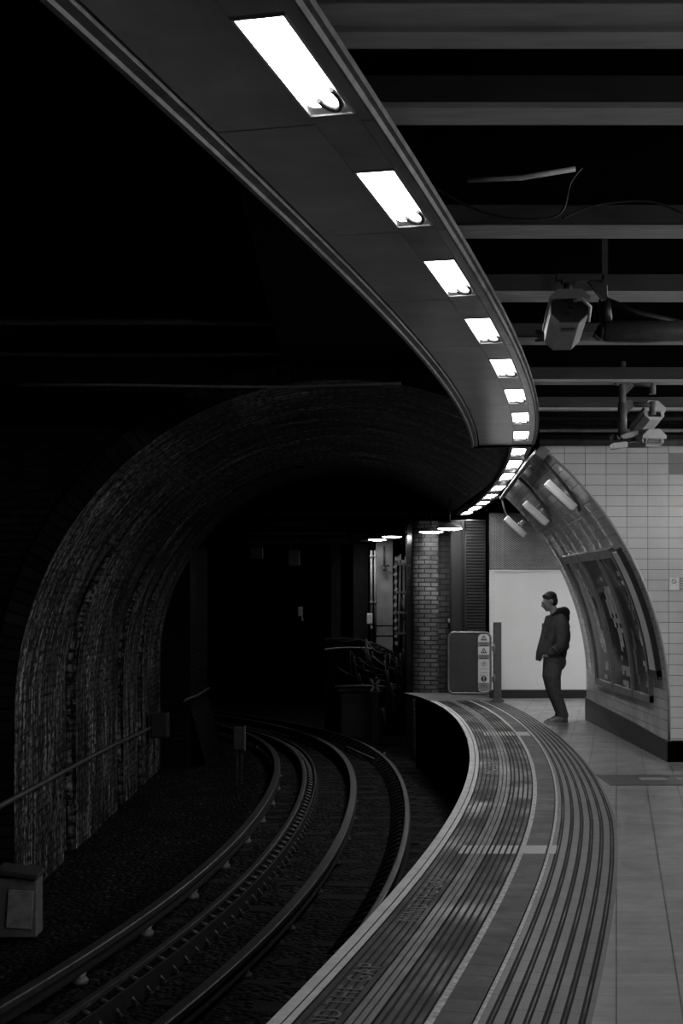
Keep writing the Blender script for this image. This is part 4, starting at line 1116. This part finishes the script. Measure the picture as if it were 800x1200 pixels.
m = MB(); m.tube([(-.08, 0, .05), (-.1, 0, -.01), (-.05, 0, -.02), (.06, 0, 0), (.12, 0, .01)], .014, 8); m.tube([(0, 0, 0), (0, .1, .03), (0, .17, .06)], .016, 8); m.build('bracket', M_pipe_d, root)

# added tube lights brightening the right side of the platform (outside the frame, over the middle of the platform)
for i, y in enumerate((3.6, 6.4, 9.2, 12.0)):
    root = empty('added_tube_light', (5.5, y, 3.0), 'added hanging tube light over the platform, outside the frame, %s from the near end' % ORD[i], 'light', 'added tube lights outside the frame')
    m = MB(); m.box((0, 0, .06), (.10, 1.3, .05), bev=.01); m.build('case', M_white, root)
    m = MB(); m.tube([(0, -.6, 0), (0, .6, 0)], .03, 10); m.build('tube', M_added_tube, root)
    m = MB(); m.tube([(0, 0, .08), (0, 0, .48)], .01, 6); m.build('hanger', M_pipe, root)

# ------------------------------------------------------------------ left wall things
lw = []
for (px, py) in ((-12, 951), (40, 923), (90, 896), (130, 875), (170, 856), (200, 838)):
    Yq = (-A_+.07)*F/(px-400); lw.append((-A_+.07, Yq, wz(py, Yq)))
lw += [(-2.95, 26.5, -.28), (-2.8, 27.5, -.24), (-2.8, 29.9, -.26)]
cable('wall_handrail', lw, .03, M_pipe_d, 'long dark pipe running along the left tunnel wall', 'pipe')
# cabinet at the left frame edge
Y = 13.3; root = empty('trackside_cabinet', (wx(20, Y), Y, -1.5), 'battered grey trackside cabinet at the left frame edge', 'cabinet')
m = MB(); m.box((0, .15, .28), (.36, .3, .56), bev=.012); m.build('case', M_pipe, root)
m = MB(); m.box((.03, -.012, .27), (.24, .02, .36), bev=.006, rot=Matrix.Rotation(.06, 3, 'Y')); m.build('door', flat('cabinet_door', .34, .12, .5, scale=9), root)
m = MB(); m.box((0, .13, .60), (.40, .36, .05), bev=.01, rot=Matrix.Rotation(.15, 3, 'Y')); m.build('lid', M_pipe_d, root)
# box on far left wall
Y = 24.6; root = empty('wall_box', (-A_+.22, Y, -.55), 'square dark metal box fixed low on the left tunnel wall', 'box')
m = MB(); m.box((0, 0, 0), (.3, .3, .42), bev=.015); m.build('case', M_base, root)
m = MB(); m.box((.0, -.158, 0), (.25, .012, .36), bev=.004); m.box((.1, -.168, 0), (.02, .015, .06)); m.build('door', M_base, root)
# signal marker beside the outer rail
Y = 23.3; root = empty('signal_marker', (wx(280, Y), Y, -1.5), 'small dark trackside signal box on two legs', 'signal')
zc = wz(865, Y)+1.5
m = MB(); m.box((0, 0, zc), (.17, .16, .37), bev=.01); m.build('case', M_pipe_d, root)
m = MB(); m.box((.095, -.02, zc), (.022, .14, .40)); m.build('side_plate', M_pipe, root)
for sx in (-.03, .05):
    m = MB(); m.box((sx, 0, (zc-.18)/2), (.022, .022, zc-.18)); m.build('leg', M_pipe_d, root)

# ------------------------------------------------------------------ equipment behind the platform end
Y = 30.0
root = empty('relay_cabinet', (wx(425, Y), Y, -1.35), 'bulky dark trackside machine housing behind the platform end', 'cabinet')
m = MB(); x0, x1 = wx(398, Y)-wx(425, Y), wx(447, Y)-wx(425, Y); m.box(((x0+x1)/2, .4, .5), (x1-x0, .8, 1.0), bev=.05); m.build('case', M_base, root)
m = MB(); m.box(((x0+x1)/2, .38, 1.03), (x1-x0+.1, .9, .07), bev=.02); m.build('lid', M_black, root)
m = MB(); m.tube([(x0-.1, -.05, 1.12), (0, -.08, 1.14), (x1+.4, -.05, 1.1)], .025, 8); m.build('pipe', M_pipe, root)
# post with crossed sign
Y = 29.0; root = empty('marker_post', (wx(439.5, Y), Y, -1.35), 'dark post carrying a small pale X-shaped marker', 'post')
zx = wz(803, Y)+1.35
m = MB(); m.box((0, 0, (zx-.15)/2), (.14, .1, zx-.15), bev=.01); m.box((0, -.0, zx-.15), (.22, .14, .04)); m.build('shaft', M_black, root)
m = MB()
for s in (-1, 1): m.box((0, -.06, zx), (.055, .012, .33), rot=Matrix.Rotation(s*.65, 3, 'Y'))
m.build('cross', M_pipe_l, root)['label'] = 'pale X-shaped marker'
m = MB(); m.tube([(-.02, -.05, zx+.12), (.03, -.05, zx+.17), (.08, -.05, zx+.12)], .02, 8); m.build('hook', M_pipe_d, root)
# mound of old cables and conduits
random.seed(11)
mb = MB(); Y = 30.5
def hump(px):  # top outline of the heap in picture rows
    xs = [(380, 746), (400, 745), (420, 746), (430, 748), (437, 752), (447, 757), (460, 762), (470, 768), (474, 790), (476, 830)]
    for (a, b), (c, d) in zip(xs, xs[1:]):
        if a <= px <= c: return b+(d-b)*(px-a)/(c-a)
    return 746 if px < 380 else 830
heap = []
cols = [380+k*8 for k in range(13)]
n_ = []
for dy in (0, 1.6):
    n_.append([mb.pts([(wx(c, Y), Y+dy, wz(hump(c)+4, Y))]) for c in cols])
n_.append([mb.pts([(wx(c, Y), Y-.1, -1.5)]) for c in cols])
for i in range(len(cols)-1):
    mb.face((n_[0][i], n_[0][i+1], n_[1][i+1], n_[1][i])); mb.face((n_[2][i], n_[2][i+1], n_[0][i+1], n_[0][i]))
e = (n_[0][-1], n_[1][-1]); 
hp = empty('cable_heap', (0, 0, 0), 'tangled heap of old cables and pipes behind the platform end', 'cables')
mb.build('dark_core', M_soot, hp)
mats_c = [M_pipe_d, M_pipe, M_post, M_pipe_l]
for mi_, (cnt, mt) in enumerate(((34, M_black), (24, M_pipe_d), (8, M_pipe))):
    for k in range(cnt):
        mb = MB()
        px = random.uniform(424, 474) if k % 3 else random.uniform(385, 440); py = hump(px)+random.uniform(0, 18 if mi_ == 2 else 60)
        ln = random.uniform(12, 35); a = random.gauss(.35, .35) if random.random() < .6 else random.gauss(1.5, .25)
        P = []; Yk = Y-.15-random.random()*.2
        for j in range(4):
            q = j/3; xx = min(px+ln*q*math.cos(a), 474); P.append((wx(xx, Yk), Yk+random.uniform(-.03, .03), wz(max(hump(xx)+1, py+ln*q*math.sin(a)+3*math.sin(PI*q)), Yk)))
        mb.tube(P, random.uniform(.010, .022), 6); mb.build('loose_cable', mt, hp)
# upright hoses and pipes at the end of the platform
mb = MB()
for (a, b, c, d, r) in ((469, 765, 473, 850, .03), (464, 770, 466, 848, .025), (472, 760, 475, 815, .02), (458, 800, 460, 860, .03), (452, 785, 454, 830, .05), (448, 830, 450, 862, .05)):
    Yk = 28.6; mb.tube([(wx(a, Yk), Yk, wz(b, Yk)), (wx((a+c)/2+1.5, Yk), Yk, wz((b+d)/2, Yk)), (wx(c, Yk), Yk, wz(min(d, 860), Yk))], r, 8)
mb.build('upright_pipes', M_pipe_d, hp)
m = MB(); Yk = 28.5; m.tube([(wx(450.5, Yk), Yk, wz(774, Yk)), (wx(452.5, Yk), Yk, wz(790, Yk))], .015, 6); m.build('rod', M_pipe_l, hp)
cable('loose_cable', [(wx(405, 27), 27.5, -1.24), (wx(425, 26), 26, -1.22), (wx(445, 25), 25.2, -1.24), (wx(452, 25.5), 26.2, -1.22)], .03, M_pipe_d, 'thick cable lying on the ballast below the platform end')
cable('loose_cable', pc([(380, 761), (400, 759), (425, 759), (436, 760)], 30.2), .015, M_pipe_l, 'pale cable running level along the dark heap')

# added, unseen passage light fixture (lamp itself is placed at the top)
root = empty('added_passage_fitting', (4.9, 21.2, 2.9), 'added long tube light, unseen, on the ceiling of the side passage', 'light')
m = MB(); m.box((0, 0, .03), (1.3, .16, .05), bev=.008); m.build('case', M_white, root)
m = MB(); m.box((0, 0, .25), (.05, .05, .4)); m.build('hanger', M_pipe, root)

# ------------------------------------------------------------------ the man
S = 87.8; YP = 18.9
PX, PYF = 652.0, 848.0
man_loc = Vector((wx(PX, YP), YP, 0))
def Q(px, py, dy=0): return Vector(((px-PX)/S, dy, (PYF-py)/S))
def blob(bm, c, r, rot=None):
    M = Matrix.Translation(c) @ ((rot.to_4x4()) if rot is not None else Matrix.Identity(4)) @ Matrix.Diagonal((r[0], r[1], r[2], 1))
    bmesh.ops.create_uvsphere(bm, u_segments=20, v_segments=14, radius=1, matrix=M)
def limb(bm, P, R, n=14, flat_=1.0):
    """tapered closed tube with rounded joints; R = radius or (across depth y, in plane)"""
    for (p, q, a, b) in zip(P, P[1:], R, R[1:]):
        d = q-p; L = d.length
        if L < 1e-5: continue
        m = d.to_track_quat('Z', 'Y').to_matrix().to_4x4()
        k = max(3, int(L/.03))
        for i in range(k+1):
            t = i/k; c = p+d*t; r = a+(b-a)*t
            bmesh.ops.create_uvsphere(bm, u_segments=14, v_segments=8, radius=1, matrix=Matrix.Translation(c) @ Matrix.Diagonal((r, r*flat_, r, 1)))
def remesh_obj(bm, name, mat, parent, vox, smooth=3):
    me = bpy.data.meshes.new(name); bm.to_mesh(me); bm.free(); me.materials.append(mat)
    o = bpy.data.objects.new(name, me); COL.objects.link(o)
    if parent is not None: o.parent = parent
    md = o.modifiers.new('r', 'REMESH'); md.mode = 'VOXEL'; md.voxel_size = vox; md.use_smooth_shade = True
    ms = o.modifiers.new('s', 'SMOOTH'); ms.iterations = smooth; ms.factor = .5
    return o
M_skin = flat('skin', .38, .32, .5, scale=10, bs=0)
M_hair = flat('dark_hair', .030, .014, .6, scale=40, bs=.4)
M_jacket = flat('dark_jacket_cloth', .085, .055, .85, scale=30, bs=.3, dist=.003)
M_hood = flat('black_hood_cloth', .014, .008, .9, scale=30, bs=.3)
M_trouser = flat('grey_denim', .14, .08, .85, scale=25, bs=.3)
M_shoe = flat('grey_suede_shoe', .22, .15, .7, scale=20, bs=.2)
M_sole = flat('pale_shoe_sole', .5, .4, .6, bs=0)
hipc = Q(649, 771)
bm = bmesh.new()
tiltm = Matrix.Rotation(-.32, 3, 'Y')       # head bowed towards -x
hc = Q(643.5, 703.5)
blob(bm, hc+Vector((.012, 0, .012)), (.095, .074, .098), tiltm)          # cranium
blob(bm, hc+tiltm @ Vector((-.045, 0, -.045)), (.062, .060, .088), tiltm)      # face
blob(bm, hc+tiltm @ Vector((-.062, 0, -.105)), (.036, .038, .032), tiltm)      # chin
blob(bm, hc+tiltm @ Vector((-.02, 0, -.09)), (.055, .052, .035), tiltm)      # jaw
blob(bm, hc+tiltm @ Vector((-.112, 0, -.042)), (.022, .013, .020), tiltm)      # nose tip
blob(bm, hc+tiltm @ Vector((-.101, 0, -.022)), (.014, .010, .030), tiltm)      # nose bridge
blob(bm, hc+tiltm @ Vector((-.090, 0, .004)), (.022, .050, .014), tiltm)      # brow
blob(bm, hc+tiltm @ Vector((-.094, 0, -.078)), (.016, .024, .008), tiltm)      # lips
blob(bm, hc+tiltm @ Vector((-.092, 0, -.088)), (.014, .020, .007), tiltm)
for s in (-1, 1):
    blob(bm, hc+tiltm @ Vector((.012, s*.075, -.022)), (.020, .010, .032), tiltm)  # ear
    blob(bm, hc+tiltm @ Vector((-.088, s*.030, -.010)), (.013, .017, .010), tiltm)  # eyelid
limb(bm, [Q(648, 714), Q(651, 724)], [.056, .062])
limb(bm, [Q(654, 728), Q(655, 742), Q(653, 758), hipc], [.12, .135, .125, .125])
for s in (-1, 1):
    sh = Q(655, 731, s*.17); el = Q(654, 756, s*.235); wr = Q(640.5, 765, s*.16)
    limb(bm, [sh, el, wr], [.055, .042, .029])
    hd_ = wr+Vector((-.045, -s*.01, -.035))
    blob(bm, wr+Vector((-.03, 0, -.02)), (.045, .022, .038), Matrix.Rotation(.6, 3, 'Y'))
    for f in range(4):
        b0 = wr+Vector((-.05-.004*f, s*(.004), -.02-.014*f+.018)); L1 = (.045, .05, .048, .038)[f]
        limb(bm, [b0, b0+Vector((-L1*.6, -s*.004, -L1*.6)), b0+Vector((-L1*.7, -s*.02, -L1*1.15))], [.009, .008, .007])
    limb(bm, [wr+Vector((-.02, -s*.015, .01)), wr+Vector((-.05, -s*.03, .006)), wr+Vector((-.075, -s*.03, -.015))], [.011, .010, .008])
    kn = Q(650.5 if s < 0 else 648.5, 811, s*.10); an = Q(658 if s < 0 else 657, 840, s*.10); hp_ = Q(649, 776, s*.085)
    limb(bm, [hp_, kn, an], [.085, .055, .038])
    ft = an+Vector((-.15, 0, -.055)); limb(bm, [an+Vector((.0, 0, -.03)), ft], [.035, .025])
body = remesh_obj(bm, 'person', M_skin, None, .009)
body.location = man_loc
tag(body, 'man standing in dark hooded jacket and jeans, looking down, hands at his pockets', 'person')
# hair
bm = bmesh.new()
blob(bm, hc+tiltm @ Vector((.022, 0, .032)), (.093, .080, .084), tiltm); blob(bm, hc+tiltm @ Vector((-.018, 0, .072)), (.058, .060, .034), tiltm)
blob(bm, hc+tiltm @ Vector((.045, 0, -.015)), (.066, .074, .085), tiltm)
hair = remesh_obj(bm, 'hair', M_hair, body, .009, 1)
cut = bmesh.new()
# trousers
bm = bmesh.new()
blob(bm, hipc+Vector((.0, 0, -.01)), (.125, .165, .12))
blob(bm, hipc+Vector((.075, 0, -.05)), (.085, .15, .12))
for s in (-1, 1):
    d = -1 if s < 0 else 1
    limb(bm, [Q(648, 774, s*.085), Q(646, 792, s*.10), Q(647.8, 807, s*.10), Q(653.5, 823, s*.10), Q(658.5, 837.5, s*.10)], [.125, .112, .090, .078, .070])
    blob(bm, Q(657.5, 838, s*.10), (.075, .068, .022)); blob(bm, Q(653, 814, s*.1), (.078, .075, .016), Matrix.Rotation(-.4, 3, 'Y')); blob(bm, Q(655.5, 824, s*.1), (.072, .07, .014), Matrix.Rotation(.3, 3, 'Y'))
remesh_obj(bm, 'trousers', M_trouser, body, .010, 2)
# jacket
bm = bmesh.new()
limb(bm, [Q(654, 726), Q(654.5, 735), Q(653, 748), Q(652.5, 758), Q(652, 766)], [.125, .150, .150, .145, .135], flat_=1.2)
blob(bm, Q(655.5, 745), (.145, .19, .2)); blob(bm, Q(656, 757), (.125, .17, .085))
# open front panels hanging forward
for s in (-1, 1):
    top = Q(643, 725, s*.07); mid = Q(638.5, 745, s*.11); low = Q(632.5, 765, s*.13)
    limb(bm, [top, mid, low, Q(630.5, 773, s*.13)], [.045, .048, .038, .022])
    limb(bm, [Q(648, 735, s*.11), Q(643, 752, s*.13), Q(637, 764, s*.14)], [.07, .065, .05])
    limb(bm, [Q(656, 728, s*.14), Q(656.5, 733, s*.19), Q(656, 745, s*.225), Q(654, 756, s*.235), Q(648, 762, s*.205), Q(643, 765, s*.175)], [.075, .085, .078, .070, .062, .050])
    for (px, py, a) in ((656, 741, .3), (655, 750, -.3), (651, 759, .9), (647, 762, .9)): blob(bm, Q(px, py, s*.228), (.075, .062, .014), Matrix.Rotation(a, 3, 'Y'))
jk = remesh_obj(bm, 'jacket', M_jacket, body, .010, 2)
for s in (-1, 1):
    m = MB(); m.box(Q(641, 733.5, s*.16), (.10, .016, .055), rot=Matrix.Rotation(.18, 3, 'Y'), bev=.006); m.box(Q(640.4, 741, s*.165), (.10, .012, .12), rot=Matrix.Rotation(.18, 3, 'Y'), bev=.005)
    m.build('chest_pocket', M_jacket, jk)
for s in (-1, 1):
    m = MB(); m.tube([Q(644, 724, s*.085), Q(641, 727, s*.06), Q(640, 730, s*.03)], .02, 8, rr=[.028, .022, .012]); m.build('collar', M_jacket, jk)
bm = bmesh.new()
blob(bm, Q(660, 719), (.085, .105, .095), Matrix.Rotation(.5, 3, 'Y')); blob(bm, Q(656, 716.5), (.085, .10, .05), Matrix.Rotation(-.25, 3, 'Y')); blob(bm, Q(663, 725), (.05, .09, .075))
for s in (-1, 1): limb(bm, [Q(658, 716, s*.07), Q(651, 719, s*.085), Q(645.5, 723, s*.055), Q(643.5, 725, s*.015)], [.045, .038, .03, .026])
remesh_obj(bm, 'hood', M_hood, body, .009, 2)
# shoes
for s in (-1, 1):
    bm = bmesh.new(); ax = 658 if s < 0 else 657.5
    limb(bm, [Q(ax, 841.2, s*.10), Q(ax-4, 842.6, s*.10), Q(ax-10, 845.0, s*.10), Q(ax-15, 845.6, s*.10)], [.066, .056, .042, .028])
    blob(bm, Q(ax+1, 843.5, s*.10), (.058, .045, .05)); blob(bm, Q(ax-8, 846, s*.10), (.13, .046, .022))
    shoe = remesh_obj(bm, 'shoe', M_shoe, body, .007, 2)
    m = MB(); outl = []
    for k in range(24):
        a = 2*PI*k/24; c, s_ = math.cos(a), math.sin(a)
        outl.append((Q(ax-6.3, 0).x+.150*c, s*.10+(.055 if c < 0 else .048)*s_*(1-.12*abs(c))))
    n0 = m.pts([(x, y, .0) for x, y in outl]); n1 = m.pts([(x, y, .026) for x, y in outl]); m.face([n0+k for k in range(24)][::-1]); m.face([n1+k for k in range(24)])
    for k in range(24): j = (k+1) % 24; m.face((n0+k, n0+j, n1+j, n1+k))
    m.build('sole', M_sole, shoe)
    m = MB()
    for k in range(4): m.tube([Q(ax-4.5-k*1.7, 841-.0+k*.75, s*.10-.035), Q(ax-4.5-k*1.7, 840.2+k*.85, s*.10), Q(ax-4.5-k*1.7, 841+k*.75, s*.10+.035)], .006, 6)
    m.build('laces', M_sole, shoe)
